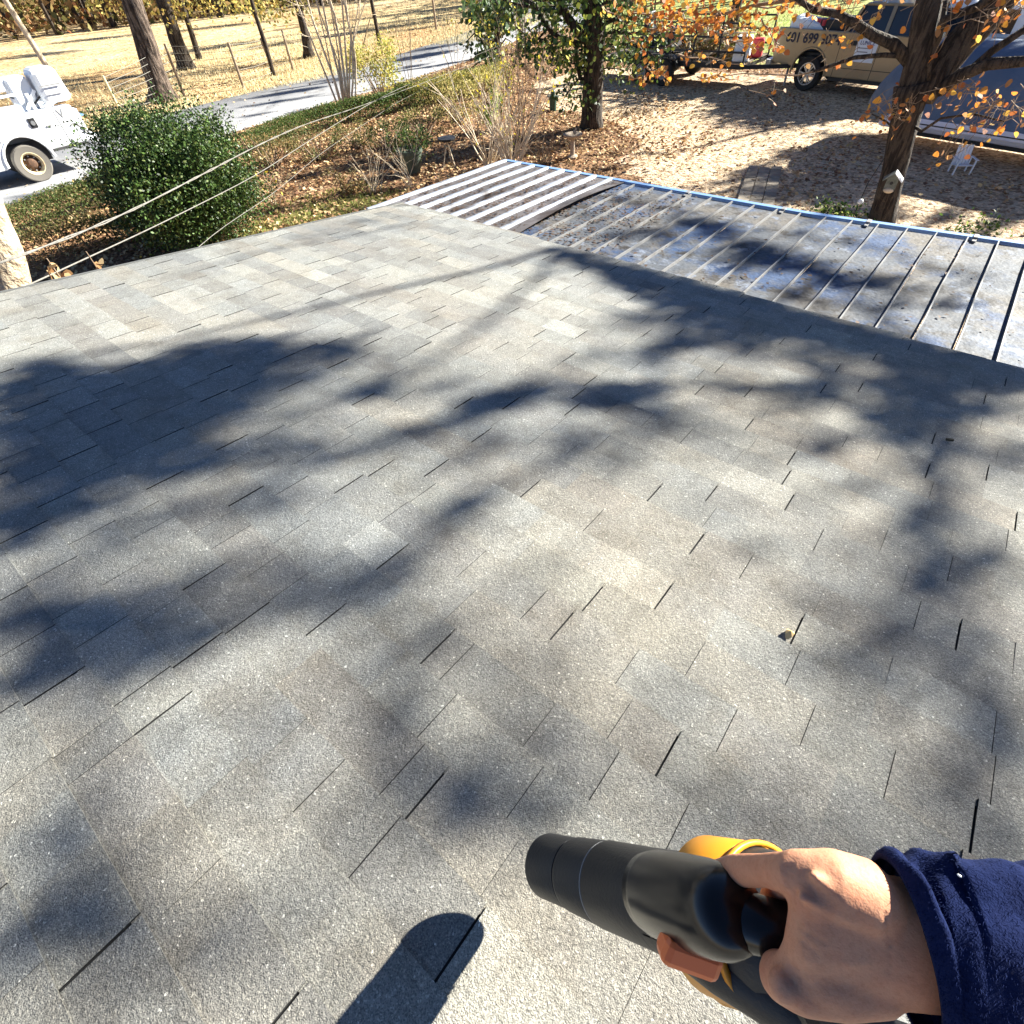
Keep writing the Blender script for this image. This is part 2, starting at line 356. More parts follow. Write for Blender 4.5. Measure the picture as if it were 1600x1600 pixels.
# left: a lifted sheet of 5V corrugation, broad ridges and dirty pans
x0s = [-5.02 + 0.2245 * i for i in range(9)]
for i in range(8):
    xa, xb = x0s[i], x0s[i + 1]
    mb = MB(); e = 5.93
    n = 8; ys = np.linspace(3.62, e, n)
    prof = [(0.0, 0.014), (0.016, 0.034), (0.050, 0.034), (0.066, 0.014), (0.2245, 0.014)]
    V = []
    for y in ys:
        for (dx, h) in prof:
            lift = 0.0
            if i == 7: lift = 0.05 * max(0, math.sin((y - 3.9) / 2.0 * math.pi)) * (dx / 0.2245)
            jx_ = mnoise.noise(Vector((xa * 3 + dx * 9, y * 1.7, 0))) * .016 if .01 < dx < .2 else 0
            V.append(met(xa + dx + jx_, y + (.05 * mnoise.noise(Vector((i * 2.3, 0, 0))) if y > 5.8 else 0), h + lift))
    m = len(prof); Fc = [(r * m + c, r * m + c + 1, (r + 1) * m + c + 1, (r + 1) * m + c) for r in range(n - 1) for c in range(m - 1)]
    V2 = [p - np.array([0, 0, 0.004]) for p in V]; q = len(V)
    Fc += [tuple(q + k for k in reversed(f)) for f in Fc]
    Fc += [(c, q + c, q + c + 1, c + 1) for c in range(m - 1)] + [((n - 1) * m + c, (n - 1) * m + c + 1, q + (n - 1) * m + c + 1, q + (n - 1) * m + c) for c in range(m - 1)]
    Fc += [(r * m + m - 1, q + r * m + m - 1, q + (r + 1) * m + m - 1, (r + 1) * m + m - 1) for r in range(n - 1)]
    mb.add(V + V2, Fc)
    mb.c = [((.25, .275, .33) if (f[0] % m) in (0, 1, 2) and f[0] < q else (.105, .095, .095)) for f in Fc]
    mb.build('corrugated_sheet', m_new, porch)
# dirt lying in the pans
mb = MB()
V = []; Fa = []; Cf = []
for _ in range(1500):
    x = rr.choice([rr.uniform(-4.9, -3.3), rr.uniform(-3.3, -2.3), rr.uniform(-2.6, 2.0)], p=[.5, .38, .12])
    if x < -3.25:
        cell = math.floor((x + 5.02) / 0.2245); x = -5.02 + cell * 0.2245 + rr.uniform(0.11, 0.215)
    y = 3.9 + 2.0 * (rr.beta(1.3, 1.6)); h = 0.02 if x < -3.25 else 0.008
    sdl = rr.uniform(0.008, 0.026); a = rr.uniform(0, 6.3); c, s = math.cos(a) * sdl, math.sin(a) * sdl
    b = met(x, y, h + rr.uniform(0, .01)); k = len(V)
    V += [b + (c, s, 0), b + (-s * .6, c * .6, .006), b + (-c, -s, 0), b + (s * .6, -c * .6, 0.003)]; Fa.append((k, k + 1, k + 2, k + 3)); q = rr.uniform(0.5, 1.1); Cf.append([0.10 * q, 0.06 * q, 0.04 * q])
debris = np_obj('roof_debris', V, Fa, m_litter, porch, Cf); setp(debris, kind='stuff')
for a, b in [((-5.0, 5.93), (-1.2, 5.90)), ((-1.2, 5.90), (2.6, 6.28))]:
    mb = MB(); p, q = met(*a, 0.0), met(*b, 0.0); mb.bar(p + (0, .02, -0.008), q + (0, .02, -0.008), 0.055, 0.06); mb.build('edge_trim', m_blue, porch)
for x in (-2.45, -1.45, -0.70, 0.12, 0.9):
    mb = MB(); y = far_y(x) + 0.02; mb.box(met(x, y, 0.024), (0.035, 0.075, 0.018)); mb.box(met(x, y - .06, 0.012), (0.03, 0.07, 0.012)); mb.build('bracket', m_rib, porch)
mb = MB(); mb.box((-1.3, 5.82, 1.74), (7.3, 0.05, 0.13)); mb.build('edge_beam', m_trim, porch)
for x in (-4.7, -2.6, -0.4, 2.1):
    mb = MB(); mb.box((x, 5.72, 0.84), (0.1, 0.1, 1.68)); mb.build('post', m_trim, porch)

# ------------------------------------------------------------------ ground, road, sky haze
def inpoly(x, y, poly):
    x = np.asarray(x); y = np.asarray(y); c = np.zeros(x.shape, bool); n = len(poly)
    for i in range(n):
        x0, y0 = poly[i][:2]; x1, y1 = poly[(i + 1) % n][:2]
        hit = ((y0 > y) != (y1 > y)) & (x < (x1 - x0) * (y - y0) / (y1 - y0 + 1e-12) + x0); c ^= hit
    return c
def polyg(px): return [G(*p)[:2] for p in px]
sand_poly = polyg([(830, 135), (900, 110), (1000, 105), (1200, 118), (1420, 125), (1600, 150), (1700, 150)]) + [np.array([9.0, 20.0]), np.array([9.0, 4.0]), np.array([-2.5, 5.0])] + polyg([(1080, 320), (960, 300), (965, 255), (1000, 225), (960, 190), (850, 165)])
green_poly = [np.array(p) for p in [(-24, 34), (-14, 28.0), (-7, 25.2), (3, 25), (10, 28), (10, 44), (-24, 60)]]
field_poly = [np.array(p) for p in [(-24.9, 4), (-25.6, 13), (-24.5, 20), (-24.8, 30), (-26, 40), (-45, 60), (-120, 60), (-120, -40), (-24.5, -40)]]
nb = lambda a, b, s: np.array([mnoise.noise(Vector((x * s, y * s, 3.3))) for x, y in zip(a, b)])
def ground_colour(x, y):
    n1 = nb(x, y, 0.35); n2 = nb(x, y, 1.3); n3 = nb(x + 30, y, 0.12)
    jx, jy = x + n1 * 1.2 + n2 * 0.35, y + n2 * 0.5 + n1 * 0.6
    c = np.tile(np.array([0.25, 0.15, 0.085]), (len(x), 1)) * (1 + 0.35 * n2[:, None])
    f = inpoly(jx, jy, field_poly); t = np.clip(0.5 + n3 * 1.6 + 0.5 * n2, 0, 1)[:, None]
    c = np.where(f[:, None], np.array([0.66, 0.52, 0.29]) * t + np.array([0.44, 0.30, 0.15]) * (1 - t), c)
    s = inpoly(jx, jy, sand_poly); t = np.clip(0.55 + n1 * 0.9, 0, 1)[:, None]
    c = np.where(s[:, None], np.array([0.58, 0.46, 0.32]) * t + np.array([0.46, 0.35, 0.25]) * (1 - t), c)
    g = inpoly(jx, jy, green_poly); c = np.where(g[:, None], np.array([0.34, 0.38, 0.13]) * (1 + 0.4 * n2[:, None]), c)
    mo = inpoly(jx, jy, polyg([(300, 400), (420, 330), (560, 300), (640, 300), (560, 345), (330, 400)])); c = np.where(mo[:, None], np.array([0.16, 0.14, 0.05]), c)
    return c
m_ground = mat('leafy_ground', attr=True, rough=0.9, spec=0.15,
    var=[('noise', 4, (0.62, 0.58, 0.52), 0.45, 0.75, 'MULTIPLY'), ('vor', 16, (0.5, 0.42, 0.36), 0.62, 0.8, 'MULTIPLY'), ('vor', 23, (1.5, 1.42, 1.3), 0.75, 0.85, 'MULTIPLY')], bump=[(9, 0.06), (30, 0.03)])
xs = np.arange(-46, 12.01, 0.3); ys = np.arange(-14, 46.01, 0.3)
gx, gy = np.meshgrid(xs, ys); nx, ny = len(xs), len(ys)
gz = 0.02 * np.sin(gx * 0.9 + 1) * np.cos(gy * 0.8)
V = np.stack([gx.ravel(), gy.ravel(), gz.ravel() * 0 - 0.0], 1)
idx = np.arange(nx * ny).reshape(ny, nx)
Fa = np.stack([idx[:-1, :-1].ravel(), idx[:-1, 1:].ravel(), idx[1:, 1:].ravel(), idx[1:, :-1].ravel()], 1)
cx = V[Fa].mean(1)
Cf = ground_colour(cx[:, 0], cx[:, 1])
gr = np_obj('ground', V, Fa, m_ground, None, Cf); setp(gr, kind='structure')
m_field = mat('dry_field', (0.62, 0.49, 0.29), 0.9, spec=0.15, var=[('noise', 0.12, (0.7, 0.6, 0.5), 0.4, 0.62, 'MULTIPLY'), ('noise', 0.9, (0.75, 0.68, 0.58), 0.45, 0.7, 'MULTIPLY'), ('noise', 6, (0.7, 0.64, 0.58), 0.45, 0.7, 'MULTIPLY')], bump=[(2, 0.2)])
mb = MB(); mb.add([(-700, -700, -0.03), (700, -700, -0.03), (700, 700, -0.03), (-700, 700, -0.03)], [(0, 1, 2, 3)]); setp(mb.build('field', m_field), kind='structure')

m_asph = mat('old_asphalt', (0.26, 0.26, 0.27), 0.85, var=[('noise', 1.5, (1.3, 1.28, 1.25), 0.45, 0.7, 'MULTIPLY'), ('noise', 40, (0.65, 0.65, 0.65), 0.45, 0.7, 'MULTIPLY'), ('noise', 0.8, (0.6, 0.58, 0.56), 0.58, 0.7, 'MULTIPLY')], bump=[(60, 0.006)])
near = [(-19.1, -12), (-19.0, 2.9), (-19.35, 6.5), (-20.2, 11.0), (-20.4, 14.0), (-20.5, 18), (-21.0, 22), (-22.3, 27.5), (-25.5, 35), (-31, 44)]
farr = [(-24.6, -12), (-24.8, 2.9), (-25.1, 6.5), (-25.6, 11.0), (-25.7, 14.0), (-25.6, 18), (-26.2, 23), (-27.6, 29), (-31, 38), (-36, 46)]
V = []; Fa = []
def resample(L, m=60):
    L = np.array(L, float); d = np.r_[0, np.cumsum(np.linalg.norm(np.diff(L, axis=0), axis=1))]; t = np.linspace(0, d[-1], m)
    return np.stack([np.interp(t, d, L[:, 0]), np.interp(t, d, L[:, 1])], 1)
A = resample(near); B = resample(farr)
for i in range(60):
    j = mnoise.noise(Vector((i * .7, 0, 0))) * 0.25
    V += [(A[i][0] + j, A[i][1], 0.012), (B[i][0] + j * .7, B[i][1], 0.012), (A[i][0] + j + .02, A[i][1], -0.02), (B[i][0] + j * .7 - .02, B[i][1], -0.02)]
for i in range(59):
    a = i * 4; b = a + 4; Fa += [(a, b, b + 1, a + 1), (a + 2, b + 2, b, a), (a + 1, b + 1, b + 3, a + 3)]
rd = np_obj('road', V, Fa, m_asph); setp(rd, kind='structure')
# second leg of the drive behind the magnolia
mb = MB(); pp = [G(800, 62), G(830, 52), G(900, 38), G(935, 30), G(935, 5), G(880, 2), G(800, 15), G(770, 40)]
mb.add([(p[0], p[1], 0.017) for p in pp], [tuple(range(len(pp)))]); setp(mb.build('driveway', m_asph), kind='structure')

# ------------------------------------------------------------------ fallen leaves and grass
def flakes(name, xy, size, cols, z0=0.012, tilt=0.5, seed=1, mt=None, parent=None, n_side=4):
    r = np.random.default_rng(seed); n = len(xy)
    a = r.uniform(0, 2 * math.pi, n); s = size * r.uniform(0.6, 1.3, n)
    nrm = np.stack([r.normal(0, tilt, n), r.normal(0, tilt, n), np.ones(n)], 1); nrm /= np.linalg.norm(nrm, axis=1)[:, None]
    u = np.stack([np.cos(a), np.sin(a), np.zeros(n)], 1); u -= nrm * (u * nrm).sum(1)[:, None]; u /= np.linalg.norm(u, axis=1)[:, None]
    w = np.cross(nrm, u)
    c = np.column_stack([xy, z0 + s * 0.35 * r.random(n)])
    P = [c + u * (s * .55)[:, None], c + w * (s * .38)[:, None], c - u * (s * .5)[:, None] + nrm * (s * .12)[:, None], c - w * (s * .38)[:, None]]
    V = np.stack(P, 1).reshape(-1, 3); Fa = np.arange(n * 4).reshape(n, 4)
    cc = np.array(cols)[r.integers(len(cols), size=n)] * r.uniform(0.65, 1.3, (n, 1))
    return np_obj(name, V, Fa, mt or m_litter, parent, cc)
def in_view(x, y, z=0, m=60):
    P = np.stack([x, y, np.full_like(x, z)], 1) - CAM; q = P @ CM.T
    u = 800 + F_PX * q[:, 0] / q[:, 2]; v = 800 + F_PX * q[:, 1] / q[:, 2]
    return (q[:, 2] > 0.1) & (u > -m) & (u < 1600 + m) & (v > -m) & (v < 1600)
N = 330000
x = rng.uniform(-36, 9, N); y = rng.uniform(0, 34, N)
k = in_view(x, y); x, y = x[k], y[k]
road_poly = [tuple(p) for p in A] + [tuple(p) for p in B[::-1]]
sandm = inpoly(x, y, sand_poly); fieldm = inpoly(x, y, field_poly); roadm = inpoly(x, y, road_poly); greenm = inpoly(x, y, green_poly)
n1 = nb(x, y, 0.45)
dist_tree = np.hypot(x + 9.6, y - 14.6)
dens = np.where(sandm, 0.05 + 0.55 * np.exp(-(dist_tree / 3.2) ** 2) + 0.22 * (n1 > 0.22), np.where(fieldm, 0.22 + 0.4 * np.exp(-np.abs(x + 27) / 3), np.where(greenm, 0.1, 0.9)))
dens = np.where(roadm, 0.02, dens) * (0.75 + 0.5 * n1)
dens *= np.where(np.hypot(x, y) > 22, 0.55, 1.0)
k = rng.random(len(x)) < dens * 0.9
x, y = x[k], y[k]
far_ = np.hypot(x, y) > 24
pal = LITTER
lit = flakes('leaf_litter', np.stack([x, y], 1), 0.085, pal, seed=5); setp(lit, 'brown and orange fallen leaves scattered over the yard and beds', 'fallen leaves', kind='stuff')
# grass tufts: dry on the field, some green by the trailer
def blades(name, x, y, h, cols, seed, label):
    r = np.random.default_rng(seed); n = len(x); a = r.uniform(0, 2 * math.pi, n); hh = h * r.uniform(.5, 1.3, n)
    u = np.stack([np.cos(a), np.sin(a), np.zeros(n)], 1); c = np.column_stack([x, y, np.zeros(n)])
    top = c + np.column_stack([r.normal(0, .35, n) * hh, r.normal(0, .35, n) * hh, hh])
    wv = 0.012 + 0.01 * r.random(n)
    V = np.stack([c - u * wv[:, None], c + u * wv[:, None], top], 1).reshape(-1, 3)
    o = np_obj(name, V, np.arange(3 * n).reshape(n, 3), m_blade, None, np.array(cols)[r.integers(len(cols), size=n)] * r.uniform(.7, 1.25, (n, 1)))
    return setp(o, label, 'grass', kind='stuff')
n = 60000; x = -24.9 - rng.exponential(9, n); y = rng.uniform(0, 48, n); k = in_view(x, y, 0, 20) & inpoly(x, y, field_poly); x, y = x[k], y[k]; k = nb(x, y, 0.25) > -0.05
blades('dry_grass', x[k], y[k], 0.13, [(0.64, 0.54, 0.32), (0.7, 0.6, 0.38), (0.5, 0.43, 0.24)], 4, 'sunlit straw coloured grass of the field across the road')
n = 26000; x = rng.uniform(-22, 6, n); y = rng.uniform(24.5, 40, n); k = in_view(x, y, 0, 20) & inpoly(x, y, green_poly); x, y = x[k], y[k]
blades('green_grass', x, y, 0.10, [(0.3, 0.42, 0.1), (0.45, 0.5, 0.18), (0.6, 0.55, 0.26)], 5, 'bright green lawn beyond the trailer and truck')
n = 14000; P3 = polyg([(330, 400), (430, 320), (560, 285), (640, 300), (560, 345), (330, 400)])
x = rng.uniform(-16, -6, n); y = rng.uniform(3, 11, n); k = inpoly(x, y, P3); 
blades('bed_grass', x[k], y[k], 0.07, [(0.2, 0.22, 0.05), (0.3, 0.28, 0.08), (0.14, 0.17, 0.04)], 6, 'mossy yellow green grass along the foot of the house')

# ------------------------------------------------------------------ trees and shrubs
def leaves(name, c, size, cols, mt, parent, seed=0, k=6, up=0.3, hang=0.0, label=None, kind=None):
    r = np.random.default_rng(seed); c = np.asarray(c, float); n = len(c)
    s = size * r.uniform(0.65, 1.3, n)
    nrm = r.normal(0, 1, (n, 3)); nrm[:, 2] += up; nrm /= np.linalg.norm(nrm, axis=1)[:, None]
    d = r.normal(0, 1, (n, 3)); d[:, 2] -= hang; d -= nrm * (d * nrm).sum(1)[:, None]; d /= (np.linalg.norm(d, axis=1)[:, None] + 1e-9)
    w = np.cross(nrm, d)
    if k == 6: out = [(0, 0, 0), (.28, .40, .05), (.66, .34, .02), (1.0, 0, -.08), (.66, -.34, .02), (.28, -.40, .05)]
    elif k == 8: out = [(0, 0, 0), (.05, .30, .03), (.30, .50, .06), (.68, .36, .03), (1.0, 0, -.08), (.68, -.36, .03), (.30, -.50, .06), (.05, -.30, .03)]
    else: out = [(0, 0, 0), (.5, .27, .06), (1.0, 0, -.05), (.5, -.27, .06)]
    V = np.stack([c + d * (a * s)[:, None] + w * (b * s)[:, None] + nrm * (e * s)[:, None] for a, b, e in out], 1).reshape(-1, 3)
    cc = np.array(cols)[r.integers(len(cols), size=n)] * r.uniform(0.7, 1.25, (n, 1))
    o = np_obj(name, V, np.arange(n * k).reshape(n, k), mt, parent, cc)
    if kind: o['kind'] = kind
    return o
def grow(mb, tips, p, d, L, r, lev, rg, droop=0.0, wob=0.22, kids=(3, 5), n=5, ang=0.75, shrink=0.62):
    p = np.array(p, float); d = np.array(d, float); d /= np.linalg.norm(d); pts = [p.copy()]; m = 5
    for i in range(m):
        d = d + rg.normal(0, wob, 3) * 0.5 + np.array([0, 0, -droop * 0.2]); d /= np.linalg.norm(d); p = p + d * L / m; pts.append(p.copy())
    rad = np.linspace(r, r * 0.35, m + 1); mb.tube(pts, rad, n)
    if lev <= 0:
        for q in pts[2:]: tips.append(q)
        return
    for j in range(rg.integers(kids[0], kids[1] + 1)):
        t = rg.uniform(0.25, 1.0); i = min(int(t * m), m - 1); q = pts[i] + (pts[i + 1] - pts[i]) * (t * m - i)
        s = rg.normal(0, 1, 3); s -= d * (s @ d); s /= np.linalg.norm(s); nd = d * math.cos(ang) + s * math.sin(ang)
        grow(mb, tips, q, nd, L * shrink * rg.uniform(.7, 1.1), r * 0.5 * (1 - .3 * t), lev - 1, rg, droop, wob, kids, n, ang, shrink)
def rough_trunk(mb, pts, rad, n=14, seed=0, flare=1.5):
    pts = np.asarray(pts, float); m = 14; t = np.linspace(0, 1, m); ti = np.linspace(0, 1, len(pts))
    P = np.stack([np.interp(t, ti, pts[:, k]) for k in range(3)], 1); rr_ = np.interp(t, ti, rad)
    L = np.linalg.norm(P[-1] - P[0]); rr_ = rr_ * (1 + (flare - 1) * np.exp(-t * L / 0.35))
    k0 = len(mb.v); mb.tube(P, rr_, n)
    v = mb.v[-1]
    for i in range(len(v)):
        q = v[i]; c = P[i // n]; f = mnoise.noise(Vector((q[0] * 2.3 + seed, q[1] * 2.3, q[2] * 0.9))) * 0.22 + mnoise.noise(Vector((q[0] * 7 + seed, q[1] * 7, q[2] * 2))) * 0.1
        v[i] = c + (q - c) * (1 + f)
def around(tips, per, spread, rg):
    t = np.repeat(np.array(tips), per, 0); return t + rg.normal(0, spread, t.shape)
def pxline(L, D):                           # L: (px, py[, dD]) -> points at horizontal distance D (+dD)
    return [PD(q[0], q[1], D + (q[2] if len(q) > 2 else 0)) for q in L]

# --- the orange leaved tree at the right
rg = np.random.default_rng(21)
b = G(1378, 350); DT = math.hypot(b[0], b[1])
rt = thing('redbud_tree', b, 'large forked tree with sparse orange leaves and a birdhouse on its trunk', 'tree')
mb = MB()
tr = pxline([(1400, 262), (1414, 195), (1428, 130)], DT)
rough_trunk(mb, [b + (0, 0, -0.1), *tr], [0.195, 0.185, 0.20, 0.25], n=18, seed=1, flare=1.2)
mpx = 0.0116
Lf = pxline([(1424, 150), (1436, 95), (1444, 50), (1456, 0), (1468, -70, .1), (1470, -160, .3)], DT); Lf.append(Lf[-1] + (-0.1, 0.3, 1.0))
Rt = pxline([(1440, 160), (1468, 105, .1), (1510, 55, .2), (1560, 0, .3), (1640, -90, .5)], DT); Rt.append(Rt[-1] + (0.5, 0.3, 1.2)); Rt.append(Rt[-1] + (0.8, .2, 1.2))
rough_trunk(mb, Lf, [.19, .20, .20, .19, .14, .08, .03], n=12, seed=3, flare=1.0)
rough_trunk(mb, Rt, [.16, .21, .22, .22, .17, .09, .04], n=12, seed=5, flare=1.0)
for L, r0, r1 in [([(1470, 140), (1500, 118, -.2), (1545, 100, -.4), (1600, 96, -.6), (1680, 70, -.8)], .10, .05),
                  ([(1505, 120, -.2), (1550, 80, -.3), (1610, 40, -.3)], .06, .04),
                  ([(1424, 100), (1395, 68, -.1), (1365, 55, -.2), (1335, 36, -.3), (1310, 22, -.3), (1270, 16, -.3), (1238, -8, -.3)], .085, .03),
                  ([(1422, 88), (1380, 86, -.2), (1335, 90, -.4), (1300, 102, -.5), (1270, 112, -.6)], .035, .018),
                  ([(1450, 140), (1452, 100, -.2), (1470, 50, -.2), (1478, 0, -.2)], .035, .03),
                  ([(1424, 195), (1440, 205, -.3), (1470, 185, -.6), (1520, 178, -.8), (1570, 190, -1.0)], .025, .01),
                  ([(1420, 180), (1400, 205, -.4), (1385, 190, -.6), (1362, 178, -.8)], .02, .008),
                  ([(1445, 120), (1475, 30, -.3), (1530, 10, -.4), (1600, -40, -.5)], .06, .05)]:
    P = pxline(L, DT); mb.tube(P, np.linspace(r0, r1, len(P)), 8)
hi_tips = []
for P in (Lf[-2:], Rt[-3:]):
    for q in P:
        for _ in range(2):
            dv = rg.normal(0, 1, 3); dv[2] = abs(dv[2]) * .5; grow(mb, hi_tips, q, dv, 1.6, 0.022, 1, rg, n=4, kids=(3, 4))
# leafy sprays that hang into view: (px, py, dD, spread px, number of leaves)
lt = []; sprays = [(1378, 178, -.8, 22, 13), (1400, 190, -.7, 18, 9), (1370, 172, -.6, 8, 5), (1428, 165, -.5, 16, 8), (1465, 165, -.6, 12, 7), (1500, 155, -.8, 20, 17), (1540, 178, -.9, 22, 16), (1560, 190, -1, 22, 14),
          (1590, 185, -1, 14, 7), (1500, 205, -1, 12, 7), (1500, 232, -1.1, 9, 5), (1535, 170, -.9, 14, 6), (1340, 45, -.3, 16, 9), (1362, 30, -.5, 12, 7), (1318, 12, -.3, 26, 18), (1270, 22, -.3, 24, 14), (1335, 110, -.6, 10, 2), (1290, 110, -.6, 9, 1),
          (1300, 60, -.5, 12, 5), (1335, 74, -.6, 9, 3), (1210, 150, -.2, 14, 4), (1412, 22, -.7, 9, 2), (1490, 12, -.6, 12, 7), (1560, 30, -.6, 22, 16), (1590, 20, -.6, 16, 10), (1480, 60, -.5, 12, 3), (1555, 25, -.8, 9, 6), (1596, 150, -.9, 8, 2)]
twt = MB()
for (px, py, dd, sp, n) in sprays:
    c0 = PD(px, py, DT + dd)
    a = c0 + np.array([0.15, 0, 0.25]); 
    for _ in range(n):
        q = c0 + (np.array([CM[0] * rg.normal(0, sp * .55 * mpx)])[0] + CM[1] * rg.normal(0, sp * .4 * mpx) + CM[2] * rg.normal(0, .18)); lt.append(q)
        a = c0 + rg.normal(0, 1, 3) * (.12, .12, .08) + (0, 0, .12); twt.tube([a, (a + q) / 2 + rg.normal(0, .04, 3), q], [.005, .004, .0025], 4)
mb.build('trunk', m_bark_g, rt, smooth=True)
setp(twt.build('twigs', m_twig, rt), kind='stuff')
leaves('leafy_spray', lt, 0.078, ORANGE, m_leaf, rt, 3, 8, up=.2, hang=.6, kind='stuff')
# orange foliage in front of the trailer and truck: a second, thinner limb of the same crown
ft = []; ftw = MB(); D2 = 15.5
for (x0, y0, x1, y1, w, n) in [(960, -10, 1200, -10, 12, 120), (1030, 25, 1120, 40, 20, 70), (1130, 60, 1190, 75, 12, 26), (985, 20, 1185, 20, 22, 140), (1010, 45, 1185, 40, 22, 90), (1060, 85, 1160, 100, 16, 26), (1090, 120, 1150, 122, 7, 22), (1010, 105, 1050, 122, 12, 34), (985, 118, 1012, 130, 6, 12), (975, 55, 1010, 80, 14, 16), (940, 10, 985, 40, 18, 18),
                              (1180, 10, 1300, 8, 15, 60), (1190, 30, 1215, 75, 12, 26), (1195, 40, 1240, 60, 8, 10), (985, 0, 1240, -25, 22, 120), (1210, 60, 1225, 85, 6, 6), (1300, -10, 1380, 0, 12, 20)]:
    P = [PD(x0 + (x1 - x0) * t, y0 + (y1 - y0) * t + 3 * math.sin(t * 9), D2 + .3 * math.sin(3 * t)) for t in np.linspace(0, 1, 7)]
    ftw.tube(P, np.linspace(.018, .006, 7), 5)
    for _ in range(int(n * 1.0)):
        t = rg.random(); q = PD(x0 + (x1 - x0) * t + rg.normal(0, 5), y0 + (y1 - y0) * t + rg.normal(0, w * .6), D2 + rg.normal(0, .5)); ft.append(q)
        if _ % 3 == 0: ftw.tube([P[int(t * 6)], q], [.005, .003], 4)
o = leaves('orange_foliage', ft, 0.098, ORANGE, m_leaf, rt, 31, 8, up=.2, hang=.5, kind='stuff')
ftw.tube([PD(1310, 22, DT - .3), PD(1270, 12, 14.3), PD(1240, 0, D2), PD(1180, 8, D2), PD(1100, 30, D2), PD(1040, 75, D2)], [.05, .04, .035, .03, .02, .01], 6)
ftw.tube([PD(1240, 0, D2), PD(1130, -20, D2), PD(1040, 0, D2), PD(985, 20, D2)], [.03, .025, .018, .01], 6)
ftw.tube([PD(1335, 90, DT - .4), PD(1290, 108, 14), PD(1245, 118, 14.6), PD(1160, 115, D2), PD(1090, 124, D2)], [.02, .018, .012, .009, .006], 6)
setp(ftw.build('orange_branches', m_twig, rt), kind='stuff')

# --- crowns to the right that shade the shingles: clumps of leaves hang where the sun passes on its way to the roof
clumps = []           # (centre, radius u, radius v, leaves)
def shade(px, py, rx, ry, cov0, t=12.0, ang=0.0, on_roof=True, leaf=0.11, z=0.0):
    cov = min(.988, cov0 * (1.16 if cov0 > .45 else 1.0))
    c = roof_px(px, py) if on_roof else G(px, py, z)
    mpp = np.linalg.norm((roof_px(px + 4, py) if on_roof else G(px + 4, py, z)) - c) / 4; mpq = np.linalg.norm((roof_px(px, py + 4) if on_roof else G(px, py + 4, z)) - c) / 4
    area = math.pi * rx * ry * mpp * mpq * SUN_SIN if on_roof else math.pi * rx * ry * mpp * mpq * math.sin(SUN_EL)
    n = int(-math.log(1 - cov) * area * 2.1 / (0.62 * leaf * leaf * 0.5)) + 1
    a = R(ang); out = []
    for _ in range(n):
        rad = abs(rg.normal(0, 0.62)) if rg.random() < .5 else math.sqrt(rg.random()); th = rg.uniform(0, 6.283); u = rad * math.cos(th) * rx; v = rad * math.sin(th) * ry
        x, y = px + u * math.cos(a) - v * math.sin(a), py + u * math.sin(a) + v * math.cos(a)
        q = roof_px(x, y) if on_roof else G(x, y, z); out.append(q + SUN * (t + rg.uniform(-0.5, 0.5)))
    clumps.append((c + SUN * t, out))
SUN_SIN = float(SUN @ RN)
